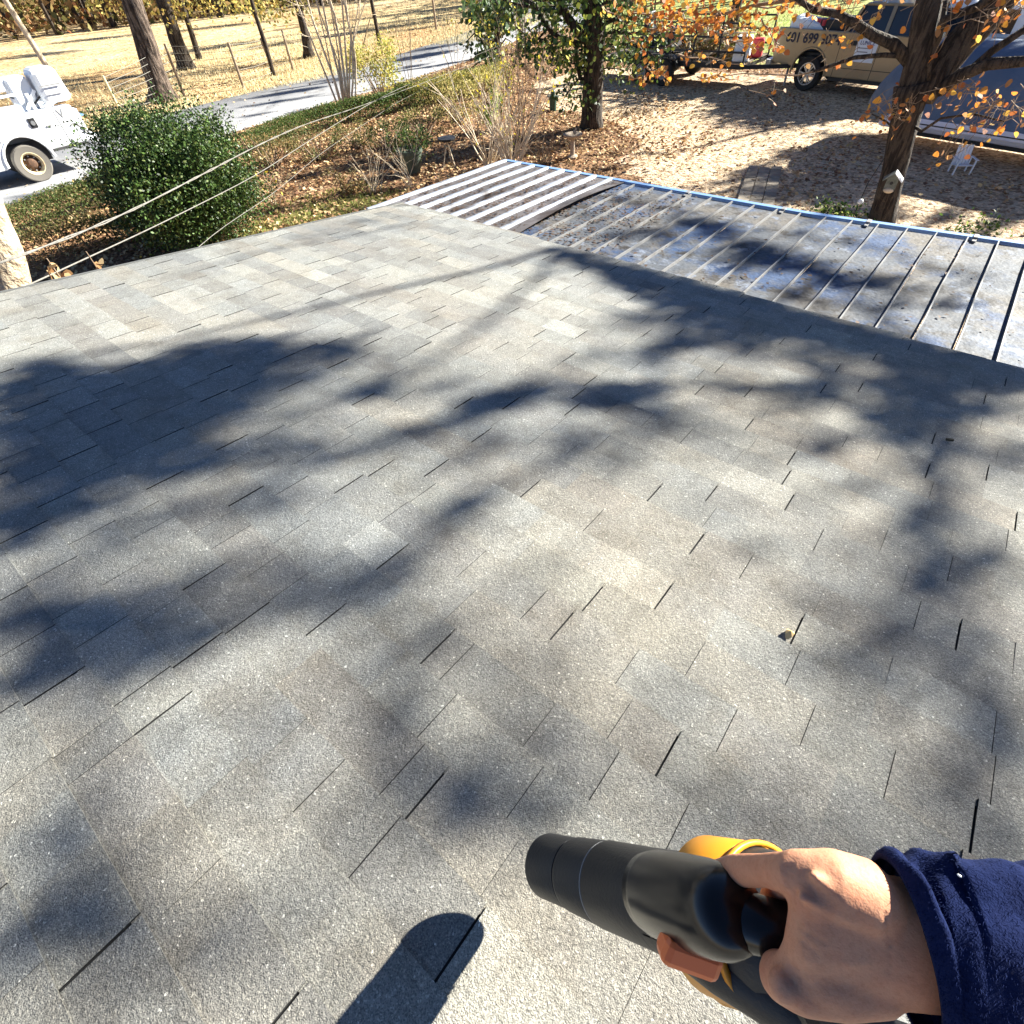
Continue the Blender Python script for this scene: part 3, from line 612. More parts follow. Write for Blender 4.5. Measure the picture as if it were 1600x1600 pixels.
dark = [  # px, py, rx, ry, coverage, tilt
    (90, 640, 130, 48, .90, -8), (250, 600, 120, 38, .88, -10), (380, 570, 110, 32, .80, -8), (520, 545, 70, 20, .70, -5), (200, 690, 140, 40, .85, -12), (330, 640, 90, 30, .80, -15), (60, 730, 90, 36, .85, -15), (60, 790, 90, 22, .80, -18),
    (470, 600, 60, 20, .55, -15), (580, 608, 50, 10, .85, -20), (20, 840, 60, 18, .85, -15), (300, 800, 90, 18, .55, -15), (230, 820, 60, 16, .45, 0),
    (130, 985, 110, 30, .88, -12), (30, 1050, 60, 24, .80, -25), (270, 1020, 60, 22, .75, -10), (240, 920, 80, 20, .60, -15), (350, 940, 110, 28, .45, -10), (480, 900, 120, 22, .45, -15), (620, 860, 80, 18, .5, -15), (715, 810, 40, 18, .80, -20),
    (640, 690, 150, 24, .40, -15), (780, 625, 60, 16, .85, -10), (745, 640, 30, 14, .85, -10), (860, 610, 80, 14, .6, -8), (960, 620, 70, 16, .85, -5), (1040, 650, 40, 20, .65, 20), (1040, 545, 60, 16, .8, -25), (940, 560, 60, 14, .55, -20),
    (1260, 615, 60, 14, .8, 5), (1130, 600, 80, 16, .55, 0), (1285, 690, 45, 14, .7, 12), (1390, 655, 60, 18, .75, 8), (1440, 630, 40, 26, .85, 10), (1425, 670, 40, 20, .8, -20), (1480, 690, 40, 18, .65, 10), (1350, 665, 60, 12, .5, 10),
    (1100, 470, 150, 22, .75, 14), (960, 425, 70, 16, .70, 18), (1250, 515, 120, 22, .80, 14), (1400, 560, 130, 22, .65, 14), (1540, 600, 80, 22, .6, 14), (1020, 505, 90, 18, .65, 0), (1160, 545, 100, 20, .65, 5), (1320, 590, 90, 18, .6, 8), (890, 400, 40, 10, .6, 14), (1200, 480, 80, 14, .6, 14),
    (1440, 740, 60, 26, .55, 30), (1440, 810, 34, 20, .80, 35), (1455, 900, 34, 16, .85, 10), (1560, 880, 70, 18, .7, 8), (1520, 920, 90, 20, .55, 15), (1360, 850, 70, 14, .45, 15), (1350, 890, 60, 16, .5, 15), (1290, 960, 60, 16, .5, 20), (1500, 780, 60, 20, .35, 10),
    (880, 710, 60, 22, .35, 20), (1050, 715, 40, 14, .45, 25), (820, 650, 60, 20, .35, 0), (870, 900, 60, 18, .30, 0), (800, 930, 60, 18, .3, -10), (1000, 640, 60, 20, .5, 0), (700, 740, 90, 20, .35, -20),
    (610, 1135, 34, 26, .80, 40), (440, 1085, 50, 18, .65, -15), (650, 1210, 40, 24, .5, 30), (750, 1290, 48, 20, .85, -18), (620, 1250, 90, 20, .35, -10), (560, 1000, 90, 24, .40, -20), (660, 1010, 50, 20, .45, 0), (720, 960, 50, 18, .4, 0), (330, 1100, 90, 26, .3, -10),
    (930, 1060, 50, 22, .4, 0), (1330, 1050, 60, 20, .65, 10), (1300, 1000, 50, 20, .6, 20), (1400, 1080, 60, 22, .55, 20), (1350, 1120, 50, 18, .5, 0), (1560, 1140, 50, 16, .85, 20), (1500, 1110, 60, 20, .55, 15), (1540, 1310, 50, 22, .85, 15), (1240, 1300, 80, 16, .75, 0), (1080, 1290, 80, 14, .65, -3), (1400, 1300, 80, 16, .65, 5), (1450, 1240, 70, 16, .4, 5),
    (340, 565, 120, 28, .85, -10), (60, 600, 90, 26, .85, -8), (450, 650, 80, 22, .6, -15), (130, 1425, 90, 30, .85, -20), (50, 1375, 80, 26, .8, -15), (40, 1480, 60, 24, .5, -15), (20, 970, 60, 24, .8, -15), (200, 985, 90, 26, .8, -5), (90, 900, 60, 16, .6, -15), (40, 800, 80, 30, .85, -15), (150, 760, 110, 30, .8, -15), (300, 720, 90, 26, .75, -15), (200, 1180, 90, 24, .4, -20), (60, 1230, 70, 24, .35, -20), (240, 1330, 60, 30, .3, -20), (100, 1530, 80, 22, .35, -20), (900, 1290, 60, 12, .45, 0), (1560, 1250, 50, 30, .45, 0), (40, 930, 60, 14, .5, -10), (520, 770, 90, 14, .3, -15),
    (900, 402, 50, 9, .7, 16), (1000, 432, 70, 12, .8, 16), (1100, 462, 70, 14, .85, 16), (1200, 488, 80, 16, .88, 15), (1300, 515, 80, 16, .88, 15), (1400, 540, 80, 16, .88, 14), (1500, 565, 80, 16, .88, 14), (1580, 590, 60, 18, .88, 14), (1420, 600, 90, 18, .7, 8), (1540, 640, 70, 18, .7, 8), (1060, 480, 60, 14, .7, 16), (1150, 520, 70, 16, .7, 10), (960, 420, 80, 16, .6, 16), (1080, 455, 90, 18, .75, 16), (1180, 490, 90, 20, .8, 15), (1290, 520, 80, 20, .75, 14), (1390, 545, 80, 22, .75, 14), (1480, 575, 70, 22, .7, 14), (1560, 590, 60, 18, .7, 14), (1250, 560, 80, 16, .6, 10), (1110, 510, 70, 16, .6, 10), (90, 680, 150, 40, .7, -12), (420, 590, 120, 30, .6, -12), (1000, 760, 120, 22, .22, 10), (1150, 850, 90, 20, .2, 10), (760, 1040, 80, 24, .35, -10), (850, 1000, 70, 20, .3, 0), (540, 1150, 60, 18, .35, -20), (380, 1180, 70, 24, .35, -15), (330, 1010, 90, 24, .5, -15), (180, 1070, 90, 22, .45, -15), (400, 870, 120, 20, .4, -15), (560, 930, 100, 22, .45, -15), (1060, 1120, 70, 22, .25, 0), (1180, 1060, 60, 24, .2, 0), (1120, 680, 100, 14, .3, 5), (900, 680, 100, 18, .45, -5), (1200, 700, 60, 14, .3, 10), (1380, 760, 80, 18, .4, 20), (1420, 980, 90, 22, .5, 10), (1560, 1060, 60, 22, .45, 10), (1480, 1180, 70, 20, .4, 10), (60, 1130, 80, 24, .45, -15), (130, 1290, 80, 26, .45, -20), (330, 1440, 80, 26, .25, -20), (240, 1510, 80, 26, .25, -20), (700, 1180, 60, 22, .3, -10), (1010, 1240, 80, 18, .3, 0), (1180, 1220, 70, 18, .3, 0), (560, 700, 110, 20, .4, -12), (420, 760, 110, 18, .45, -15), (680, 610, 60, 12, .5, -15), (1060, 440, 60, 10, .5, 14), (1330, 530, 80, 12, .5, 14), (1500, 640, 60, 18, .5, 10), (1570, 700, 40, 26, .35, 10),
    (560, 350, 120, 10, .2, -15), (150, 860, 80, 10, .5, -12), (400, 700, 120, 20, .5, -15), (1180, 790, 40, 16, .2, 0), (1500, 1010, 80, 24, .4, 10)]
lits = [(1060, 590, 50, 16), (1330, 1190, 60, 40), (330, 1000, 30, 20), (250, 880, 60, 18), (1300, 740, 60, 20), (500, 430, 170, 80), (760, 560, 70, 36), (430, 990, 70, 40), (560, 1040, 60, 30), (400, 1250, 120, 80), (900, 950, 130, 80), (1150, 1150, 110, 70), (1100, 760, 120, 70), (1210, 800, 90, 60), (1560, 790, 70, 36), (850, 1480, 220, 90), (640, 755, 70, 30), (200, 500, 200, 70), (700, 400, 160, 60), (1060, 1000, 90, 60), (600, 1400, 120, 70), (1040, 490, 50, 20)]
dr = np.random.default_rng(404)
for _ in range(230):
    x_, y_ = dr.uniform(0, 1600), dr.uniform(540, 1600)
    if any(((x_ - a) / c_) ** 2 + ((y_ - b_) / d_) ** 2 < 1.35 for a, b_, c_, d_ in lits): continue
    dark.append((x_, y_, dr.uniform(40, 100), dr.uniform(14, 34), dr.uniform(.10, .34), dr.uniform(-25, 15)))
for i, (px, py, rx, ry, cov, an) in enumerate(dark): shade(px, py, rx * 1.05, ry * 1.1, cov, (13.0 + 5.5 * (0.5 + 0.5 * math.sin(i * 1.7))) if cov < .7 else (11.0 + 2.5 * (0.5 + 0.5 * math.sin(i * 1.7))), an)
sh_tree = [thing('shade_tree', (7.4, 13.0, 0), 'leafy tree outside the frame on the right whose crown dapples the shingles', 'tree'), None]
mbt = MB(); T0 = np.array([7.4, 13.0, 0.0])
trk = [T0, T0 + (0.1, -.1, 2), T0 + (0, -.3, 4), T0 + (-.2, -.6, 6), T0 + (-.5, -.8, 8)]
rough_trunk(mbt, trk, [.26, .24, .2, .15, .08], n=10)
def connect(mbx, trk_, cl, r0=.02, r1=.006):
    """every leaf clump hangs on the nearest wood that is already there, starting from the trunk"""
    nodes = [np.array(p, float) for p in trk_ if p[2] > 3] ; rad = [r0 * 3] * len(nodes)
    for c in sorted([c for c, _ in cl], key=lambda c: np.linalg.norm(c - trk_[-1])):
        d = [np.linalg.norm(c - n_) for n_ in nodes]; i = int(np.argmin(d)); st = nodes[i]; mid = (st + c) / 2 + rg.normal(0, .05, 3) * d[i]
        ra = max(r1, min(rad[i] * .8, r0)); mbx.tube([st, mid, c], [ra, ra * .8, ra * .6], 5); nodes += [mid, c]; rad += [ra * .8, ra * .7]
connect(mbt, trk, clumps)
allq = [q for _, out in clumps for q in out]
for line, t0, r0, r1 in [([(862, 388), (800, 410), (740, 425), (600, 455), (500, 480), (400, 502), (300, 525), (200, 545), (90, 560), (-20, 568)], 11.5, .034, .014),
                         ([(905, 400), (862, 400), (845, 430), (800, 470), (760, 505), (700, 545), (650, 590)], 11.8, .03, .018),
                         ([(1090, 480), (1050, 520), (1035, 560), (1020, 600)], 12.0, .04, .02), ([(1000, 470), (930, 420), (870, 392)], 11.6, .03, .036),
                         ([(1300, 600), (1180, 610), (1040, 600), (880, 600), (740, 640)], 11.0, .03, .015), ([(640, 350), (520, 375), (400, 395), (250, 440)], 12.5, .018, .01),
                         ([(1480, 700), (1440, 800), (1450, 900), (1380, 1000), (1340, 1080)], 11.6, .03, .018), ([(900, 700), (740, 800), (600, 880), (420, 960), (240, 1000)], 12, .024, .012), ([(620, 1060), (610, 1150), (700, 1260), (790, 1300)], 12, .02, .012)]:
    P = [roof_px(*q) + SUN * (t0 + .1 * i) for i, q in enumerate(line)]; mbt.tube(P, np.linspace(r0, r1, len(P)), 6)
mbt.build('trunk', m_bark_g, sh_tree[0], smooth=True)
leaves('crown', allq, 0.11, ORANGE[2:] + [(0.45, 0.25, .06)], m_leaf, sh_tree[0], 9, 4, up=.4)
hc = around(hi_tips, 1, .15, rg); leaves('crown', hc[hc[:, 2] > 5.2], 0.11, ORANGE, m_leaf, rt, 10, 4)

# yard shade: more crowns beyond the frame on the right
def yard_tree(base, height, r, clist, leafn, seed, label, z=0.0, leaf=.14, cols=None, into=None):
    global clumps
    T = np.array(base, float); t = into or thing('shade_tree', T, label, 'tree'); m_ = MB(); rr2 = np.random.default_rng(seed)
    trk = [T, T + (0.1, 0, height * .3), T + (-.1, .1, height * .6), T + (.1, .1, height)]
    (rough_trunk(m_, trk, [r, r * .85, r * .6, r * .25], n=10, seed=seed) if into is None else None)
    clumps = []
    for a in clist: shade(*a, on_roof=False, leaf=leaf, z=z)
    q_ = [q for _, out in clumps for q in out]; connect(m_, trk, clumps, .05, .012)
    m_.build('trunk' if into is None else 'added_shade_limbs', m_bark_g, t, smooth=True)
    leaves('crown', q_, leaf, cols or (ORANGE[2:] + [(0.35, 0.25, .06)]), m_leaf, t, seed, 4)
yard_tree((5.2, 19.5, 0), 10, .22, [(1250, 290, 110, 20, .75, 16, 3), (1340, 330, 90, 18, .8, 16.5, 3), (1300, 250, 90, 14, .8, 17, 3), (1480, 335, 60, 12, .75, 17, -25), (1560, 350, 60, 12, .8, 16, -25), (1200, 255, 40, 8, .5, 17, -5), (1130, 285, 60, 8, .5, 16, -10), (1400, 240, 120, 9, .7, 17.5, 5), (1230, 275, 90, 12, .85, 16, 3), (1290, 305, 80, 14, .85, 16.4, 3), (1200, 310, 60, 12, .8, 15.5, 3), (1360, 290, 90, 12, .8, 16.4, 3), (1270, 240, 70, 8, .8, 17, 3), (1450, 265, 80, 10, .8, 17, 3), (1560, 275, 70, 10, .7, 17, 3), (1340, 215, 60, 7, .8, 17.5, 3), (1130, 300, 50, 6, .6, 15, -8), (1560, 320, 40, 6, .6, 16, -28)], 0, 41,
          'tall leafy tree outside the frame beyond the covered boat')
yard_tree((6.5, 14.5, 0), 9, .2, [(1150, 345, 110, 18, .5, 13, 10), (1300, 400, 120, 26, .5, 12.5, 12), (1450, 450, 110, 26, .2, 12, 12)], 0, 42,
          'slender leafy tree outside the frame right of the porch roof')
yard_tree((7.2, 12.6, 0), 9, .2, [(1000, 308, 50, 9, .6, 11, 14), (1110, 345, 60, 14, .75, 11.4, 14), (1190, 395, 70, 20, .85, 11, 20), (1290, 430, 70, 22, .8, 11.5, 20), (1390, 440, 50, 22, .65, 11, 20), (1250, 358, 60, 9, .45, 12, 10), (1490, 480, 30, 22, .6, 11, 30), (1030, 365, 50, 12, .65, 11.5, 16), (1130, 410, 50, 14, .6, 12, 20), (1240, 470, 60, 16, .6, 12, 20), (1350, 370, 40, 8, .4, 12, 12), (910, 330, 50, 9, .4, 12, 14), (1460, 410, 50, 12, .4, 12, 14), (1350, 490, 50, 14, .5, 12, 20), (960, 370, 40, 9, .5, 12, 14), (1540, 430, 30, 22, .4, 12, 30)], 0, 43,
          'leafy tree outside the frame nearest the porch roof corner', z=1.93, leaf=.11)

OLV_ = [(0.20, 0.20, 0.06), (0.30, 0.27, 0.08), (0.14, 0.15, 0.04)]
yard_tree((1.5, 31, 0), 10, .25, [(1270, 90, 70, 26, .85, 9.5, 5), (1350, 85, 60, 26, .85, 9.5, 5), (1215, 95, 40, 22, .6, 9.5, 5), (1060, 90, 60, 16, .5, 10, 0), (1380, 60, 50, 20, .7, 9.5, 5)], 0, 47, 'broad tree added on the lawn behind the tan pickup to shade it', z=.9, leaf=.2)  # tree put in so that its crown shades the pickup
# --- middle tree: thick straight trunk with glossy green leaves on crooked limbs
b = G(925, 199); DM = math.hypot(b[0], b[1]); mp_ = 0.0183
md = thing('magnolia_tree', b, 'thick straight trunked tree with crooked limbs and green leaves standing mid yard in leaf litter', 'tree')
mb = MB(); rough_trunk(mb, [b + (0, 0, -.1), *pxline([(926, 150), (926, 100), (928, 60), (925, 0), (925, -60)], DM)], [.27, .26, .255, .25, .24, .2], n=16, seed=2, flare=1.35)
tips = []
limbs = [([(920, 130), (906, 122), (902, 100), (900, 75), (890, 62)], .06, .03), ([(925, 70), (905, 52), (890, 32), (878, 12), (872, -10)], .12, .08), ([(905, 70), (880, 60), (862, 50), (850, 35), (838, 10), (815, -5)], .07, .04),
         ([(930, 130), (940, 120), (942, 108)], .04, .02), ([(930, 45), (960, 30), (990, 28), (1020, 30)], .05, .02), ([(932, 90), (950, 70), (985, 68), (1010, 74)], .03, .01), ([(925, 30), (945, 5), (960, -20)], .07, .05), ([(855, 45), (842, 60), (830, 66)], .03, .012),
         ([(925, 55), (960, 50), (985, 52), (1040, 46)], .03, .015), ([(880, 20), (850, 15), (800, 5), (770, -8)], .04, .02)]
for L, r0, r1 in limbs:
    P = pxline(L, DM); mb.tube(P, np.linspace(r0, r1, len(P)), 8)
    for q in P[1:]:
        for _ in range(2): dv = rg.normal(0, 1, 3); dv[2] *= .6; grow(mb, tips, q, dv, 0.7, .018, 1, rg, n=4, kids=(2, 3), droop=.3)
mb.build('trunk', m_bark_g, md, smooth=True)
tp = np.array(tips); GREEN = [(0.05, 0.09, 0.025), (0.07, 0.13, 0.03), (0.04, 0.07, 0.02), (0.10, 0.16, 0.04), (0.30, 0.34, 0.06)]
q = around(tips, 3, .10, rg); leaves('crown', q, 0.10, GREEN, m_gloss, md, 12, 6, hang=.8)
q = np.array([PD(rg.normal(905, 34), rg.normal(70, 22), DM - .3 + rg.normal(0, .5)) for _ in range(300)] + [PD(rg.uniform(830, 1010), rg.normal(5, 16), DM + rg.normal(0, .6)) for _ in range(420)] + [PD(rg.normal(975, 14), rg.normal(88, 14), DM + 1 + rg.normal(0, .3)) for _ in range(60)] + [PD(rg.normal(875, 10), rg.normal(88, 7), DM + rg.normal(0, .3)) for _ in range(60)])
leaves('lower_foliage', q, 0.115, GREEN + [(0.28, .30, .06)], m_gloss, md, 13, 6, hang=.9)

yard_tree(PD(925, -60, DM), 5.0, .12, [(640, 226, 60, 5, .8, 11.5, -5), (700, 250, 60, 5, .75, 11, -5), (590, 262, 60, 5, .8, 11.5, -8), (760, 275, 50, 6, .7, 11, -8), (850, 236, 60, 7, .8, 10, -8), (830, 262, 40, 6, .75, 10, -8), (600, 300, 50, 5, .7, 12, -10), (480, 275, 60, 6, .7, 12.5, -12), (700, 290, 30, 5, .6, 11, 0), (560, 240, 60, 5, .5, 12, -8), (960, 262, 40, 4, .5, 10, -5), (1000, 240, 60, 3, .5, 10, -2), (880, 285, 40, 4, .5, 10, 5), (430, 330, 60, 6, .6, 12.5, -12), (740, 210, 50, 4, .6, 12, -5), (660, 190, 50, 4, .5, 12, -8), (560, 330, 40, 4, .5, 12, -10)], 0, 44, None, leaf=.13, cols=GREEN, into=md)  # unseen limbs and leaves added above the trunk to shade the beds
yard_tree((-37, 47, 0), 11, .3, [(100, 128, 70, 3, .7, 30, -8), (220, 118, 60, 3, .6, 28, -8), (60, 85, 70, 3, .6, 34, -6), (330, 75, 80, 3, .7, 26, -8), (430, 70, 60, 3, .6, 24, -8), (560, 50, 70, 3, .7, 20, -8), (630, 40, 50, 2.5, .7, 18, -8), (400, 105, 50, 3, .5, 24, -8), (150, 60, 80, 2, .6, 36, -6), (350, 40, 80, 2, .6, 30, -6)], 0, 45, 'tall leafy tree added far across the field for its streaks of shade', leaf=.3, cols=[(.45, .36, .1), (.3, .26, .08)])  # tree added so that bands of shade cross the field
yard_tree((-13, 33, 0), 10, .25, [(450, 145, 60, 2.5, .85, 21, -9), (430, 160, 70, 2, .7, 22, -9), (520, 125, 40, 2, .6, 20, -9), (660, 88, 50, 3, .85, 15, -10), (680, 75, 50, 2, .7, 14, -10), (700, 100, 50, 2, .6, 14, -10), (640, 105, 30, 2, .7, 15, -10), (400, 180, 30, 2, .6, 22, -9), (60, 305, 50, 5, .6, 25, -10), (20, 320, 40, 4, .6, 25, -12), (870, 135, 80, 2, .7, 12, -10)], 0, 46, 'leafy tree added on the lawn beyond the trailer to stripe the road with shade', leaf=.16, cols=OLV_)  # tree added so that shadow stripes fall across the road

# --- hanging leaf magnolia by the road, with a slim companion trunk
b = G(772, 112); D_ = math.hypot(b[0], b[1])
mg = thing('magnolia_tree', b, 'broad leaved evergreen hanging over the road bend, left of the thick trunked tree', 'tree')
mb = MB(); rough_trunk(mb, [b, *pxline([(776, 70), (779, 30), (783, -20)], D_)], [.16, .14, .12, .09], n=10, seed=7)
for L in [[(778, 60), (765, 70), (745, 100), (728, 112)], [(779, 40), (760, 20), (740, 5)], [(778, 50), (800, 30), (812, 10)], [(776, 80), (790, 60), (800, 66)], [(770, 40), (745, 48), (728, 66)]]:
    P = pxline(L, D_); mb.tube(P, np.linspace(.04, .015, len(P)), 6)
mb.build('trunk', m_bark_g, mg, smooth=True)
q = []
for (cx_, cy_, sx, sy, n) in [(765, 10, 22, 16, 260), (760, 45, 16, 18, 230), (765, 80, 9, 12, 110), (748, 85, 6, 6, 30), (740, 15, 12, 12, 90), (800, 5, 14, 10, 110), (795, 30, 8, 14, 70), (748, 108, 8, 4, 22), (730, 72, 6, 6, 16), (775, 95, 6, 8, 40), (830, 5, 16, 8, 60)]:
    q += [PD(rg.normal(cx_, sx * .8), rg.normal(cy_, sy * .8), D_ + rg.normal(0, .7)) for _ in range(n)]
leaves('crown', q, 0.18, [(0.045, 0.085, 0.03), (0.07, 0.12, 0.035), (0.10, 0.16, 0.045), (0.035, 0.06, 0.02), (0.2, 0.24, 0.06)], m_gloss, mg, 14, 6, hang=1.4)
for (bx, by, tx, ty, r, nm, lb, mt_) in [(814, 82, 811, -20, .15, 'pine_tree', 'narrow dark trunk behind the road bend magnolia', m_bark_p)]:
    b = G(bx, by); t = thing(nm, b, lb, 'tree'); mb = MB(); p1 = PD(tx, ty, math.hypot(b[0], b[1])); rough_trunk(mb, [b, (b + p1) / 2, p1, p1 + (0, 0, 4)], [r * 1.1, r, r * .95, r * .6], n=10); mb.build('trunk', mt_, t, smooth=True)
for (bx, by, tx, ty, lb) in [(816, 84, 813, 10, 'left of two pale stakes beside the narrow trunk near the magnolia'), (822, 76, 819, 8, 'right of two pale stakes beside the narrow trunk near the magnolia')]:
    b = G(bx, by); mb = MB(); p1 = PD(tx, ty, math.hypot(b[0], b[1])); mb.tube([b, p1], [.035, .03], 6); o = mb.build('garden_stake', m_bark_l, None, org=b); setp(o, lb, 'stake', 'pale stakes by the magnolia')

# --- trunks across the road and at the left
def simple_tree(nm, lb, bx, by, tops, r, mt_, crown=None, top_h=7, seed=0, flare=1.5, cols=None, size=.16, cmat=None):
    b = G(bx, by); D = math.hypot(b[0], b[1]); t = thing(nm, b, lb, 'tree'); mb = MB(); rg_ = np.random.default_rng(seed + 100)
    P = [PD(x_, y_, D) for x_, y_ in tops]; last = P[-1]; d = (last - b); d /= np.linalg.norm(d)
    rough_trunk(mb, [b - (0, 0, .1), *P, last + d * top_h], [r * 1.1, *[r * (1 - .04 * i) for i in range(len(P))], r * .5], n=12, seed=seed, flare=flare)
    tips = []; 
    for _ in range(7): q = last + d * top_h * rg_.uniform(.4, 1); dv = rg_.normal(0, 1, 3); dv[2] = abs(dv[2]) * .4; grow(mb, tips, q, dv, 2.5, r * .25, 1, rg_, n=4)
    mb.build('trunk', mt_, t, smooth=True)
    q = around(tips, 12, .5, rg_)
    if crown:
        low = [PD(rg_.normal(cx_, sx), rg_.normal(cy_, sy), D + rg_.normal(dd, 1.2)) for cx_, cy_, sx, sy, n, dd in crown for _ in range(n)]
        q = np.vstack([q, np.array(low)])
    leaves('crown', q, size, cols or [(0.2, .2, .05), (.3, .25, .06)], cmat or m_leaf, t, seed + 5, 4)
    return t
YEL = [(0.55, 0.42, 0.11), (0.42, 0.35, 0.09), (0.32, 0.28, 0.08), (0.55, 0.38, 0.10), (0.22, 0.20, 0.06), (.36, .24, .1)]
OLV = [(0.20, 0.20, 0.06), (0.30, 0.27, 0.08), (0.14, 0.15, 0.04), (0.42, 0.34, 0.10)]
simple_tree('pine_tree', 'thick scaly pine trunk rising behind the dark green bush', 258, 158, [(236, 95), (222, 50), (206, 0), (190, -50)], .38, m_bark_p, None, 6, 1, 1.7)
simple_tree('oak_tree', 'dark trunked tree with yellow leaves, right of the scaly pine', 292, 108, [(272, 55), (255, 0), (240, -40)], .34, m_bark_g, [(282, 18, 16, 16, 130, 0), (262, 30, 8, 12, 40, 0), (190, 10, 40, 10, 150, 3), (240, 0, 40, 9, 140, 2)], 5, 2, 1.6, YEL, .2)
simple_tree('oak_tree', 'thin bare trunk close to the right of the yellow leaved tree', 312, 92, [(297, 45), (282, 0), (275, -30)], .13, m_bark_g, [(330, 10, 26, 12, 130, 1)], 4, 3, 1.5, YEL, .2)
simple_tree('oak_tree', 'dark leaning trunk with olive foliage just left of the fan of pale stems', 484, 90, [(474, 40), (464, 0), (455, -30)], .2, m_bark_g, [(450, 12, 26, 14, 200, 0), (400, 6, 30, 10, 120, 2), (420, 20, 12, 10, 60, 0)], 4, 4, 1.8, YEL[1:] + OLV, .2)
simple_tree('oak_tree', 'slim trunk beyond the field fence between two fence posts', 428, 119, [(415, 70), (398, 20), (385, -30)], .09, m_bark_g, [(388, 8, 22, 10, 160, 1)], 4, 5, 1.3, YEL, .2)
simple_tree('oak_tree', 'slim dark trunk standing behind the golden shrub at the road edge', 594, 72, [(588, 40), (581, 5), (575, -30)], .10, m_bark_g, None, 4, 6, 1.3)
simple_tree('pine_tree', 'short dark trunk in the top left corner at the field edge', 18, 50, [(4, 22), (-10, -5)], .14, m_bark_g, [(60, 8, 60, 10, 420, 2)], 4, 7, 1.2, OLV, .3)
simple_tree('oak_tree', 'small dark trunk far across the field at the upper left', 82, 32, [(74, 8), (66, -15)], .16, m_bark_g, [(100, 4, 30, 6, 200, 2), (140, 10, 30, 8, 200, 0)], 4, 8, 1.2, OLV, .3)
b = G(100, 160); t = thing('utility_pole', b, 'pale leaning pole rising behind the white service truck', 'pole'); mb = MB(); D_ = math.hypot(b[0], b[1]); p1 = PD(8, 0, D_); p0 = PD(82, 118, D_); mb.tube([b, p0, p1, p1 + (p1 - p0) * .6], [.115, .11, .1, .08], 10); mb.build('shaft', m_bark_l, t, smooth=True)
# pale trunk by the rake at the far left
b0 = PD(22, 470, 8.4); b = np.array([b0[0], b0[1], 0.0]); t = thing('birch_tree', b, 'pale sunlit trunk cut by the left edge, just beyond the shingle edge', 'tree'); mb = MB()
q1 = PD(10, 400, 8.4); q2 = PD(-12, 335, 8.5); rough_trunk(mb, [b, b0, q1, q2, q2 + (q2 - q1) * 2], [.22, .19, .17, .13, .10], n=16, seed=9, flare=1.2); mb.build('trunk', mat('pale_ridged_bark', (0.50, 0.40, 0.28), .85, var=[('noise', 12, (.55, .5, .45), .45, .65, 'MULTIPLY')], bump=[(14, .04), (40, .015)]), t, smooth=True)

# --- crepe myrtle: fan of pale bare stems
b = G(541, 181); D_ = math.hypot(b[0], b[1]); t = thing('crepe_myrtle', b, 'fan of pale bare upright stems between the road and the low hedge', 'tree')
for i, (bx, L, r) in enumerate([(534, [(518, 140), (500, 95), (478, 40), (462, 0)], .035), (538, [(524, 130), (506, 80), (488, 30), (478, -10)], .04), (540, [(530, 120), (515, 60), (503, 0)], .045), (541, [(534, 120), (525, 60), (515, 0)], .03),
                                 (543, [(538, 120), (530, 60), (522, 20), (512, -10)], .045), (545, [(542, 110), (538, 50), (534, 0)], .04), (546, [(546, 110), (548, 60), (540, 0)], .03), (547, [(552, 120), (550, 70), (543, 30), (535, -10)], .035), (552, [(556, 140), (554, 100), (548, 50), (540, 10)], .03), (556, [(556, 100), (552, 60), (560, 10)], .025),
                                 (536, [(520, 120), (508, 60), (496, 10)], .025), (542, [(528, 95), (500, 20), (492, -10)], .025), (544, [(548, 80), (562, 30), (572, 0)], .02)]):
    mb = MB(); P = [PD(bx, 180, D_)] + pxline(L, D_); ext = P[-1] + (P[-1] - P[-2]) * 1.2; mb.tube(P + [ext], np.linspace(r, r * .5, len(P) + 1), 7)
    tt = []; 
    for _ in range(3): k = rg.integers(2, len(P)); dv = rg.normal(0, .5, 3) + (0, 0, .9); grow(mb, tt, P[k], dv, 1.2, .010, 1, rg, n=3, kids=(2, 3), ang=.5)
    mb.build('stem', m_bark_l, t, smooth=True)

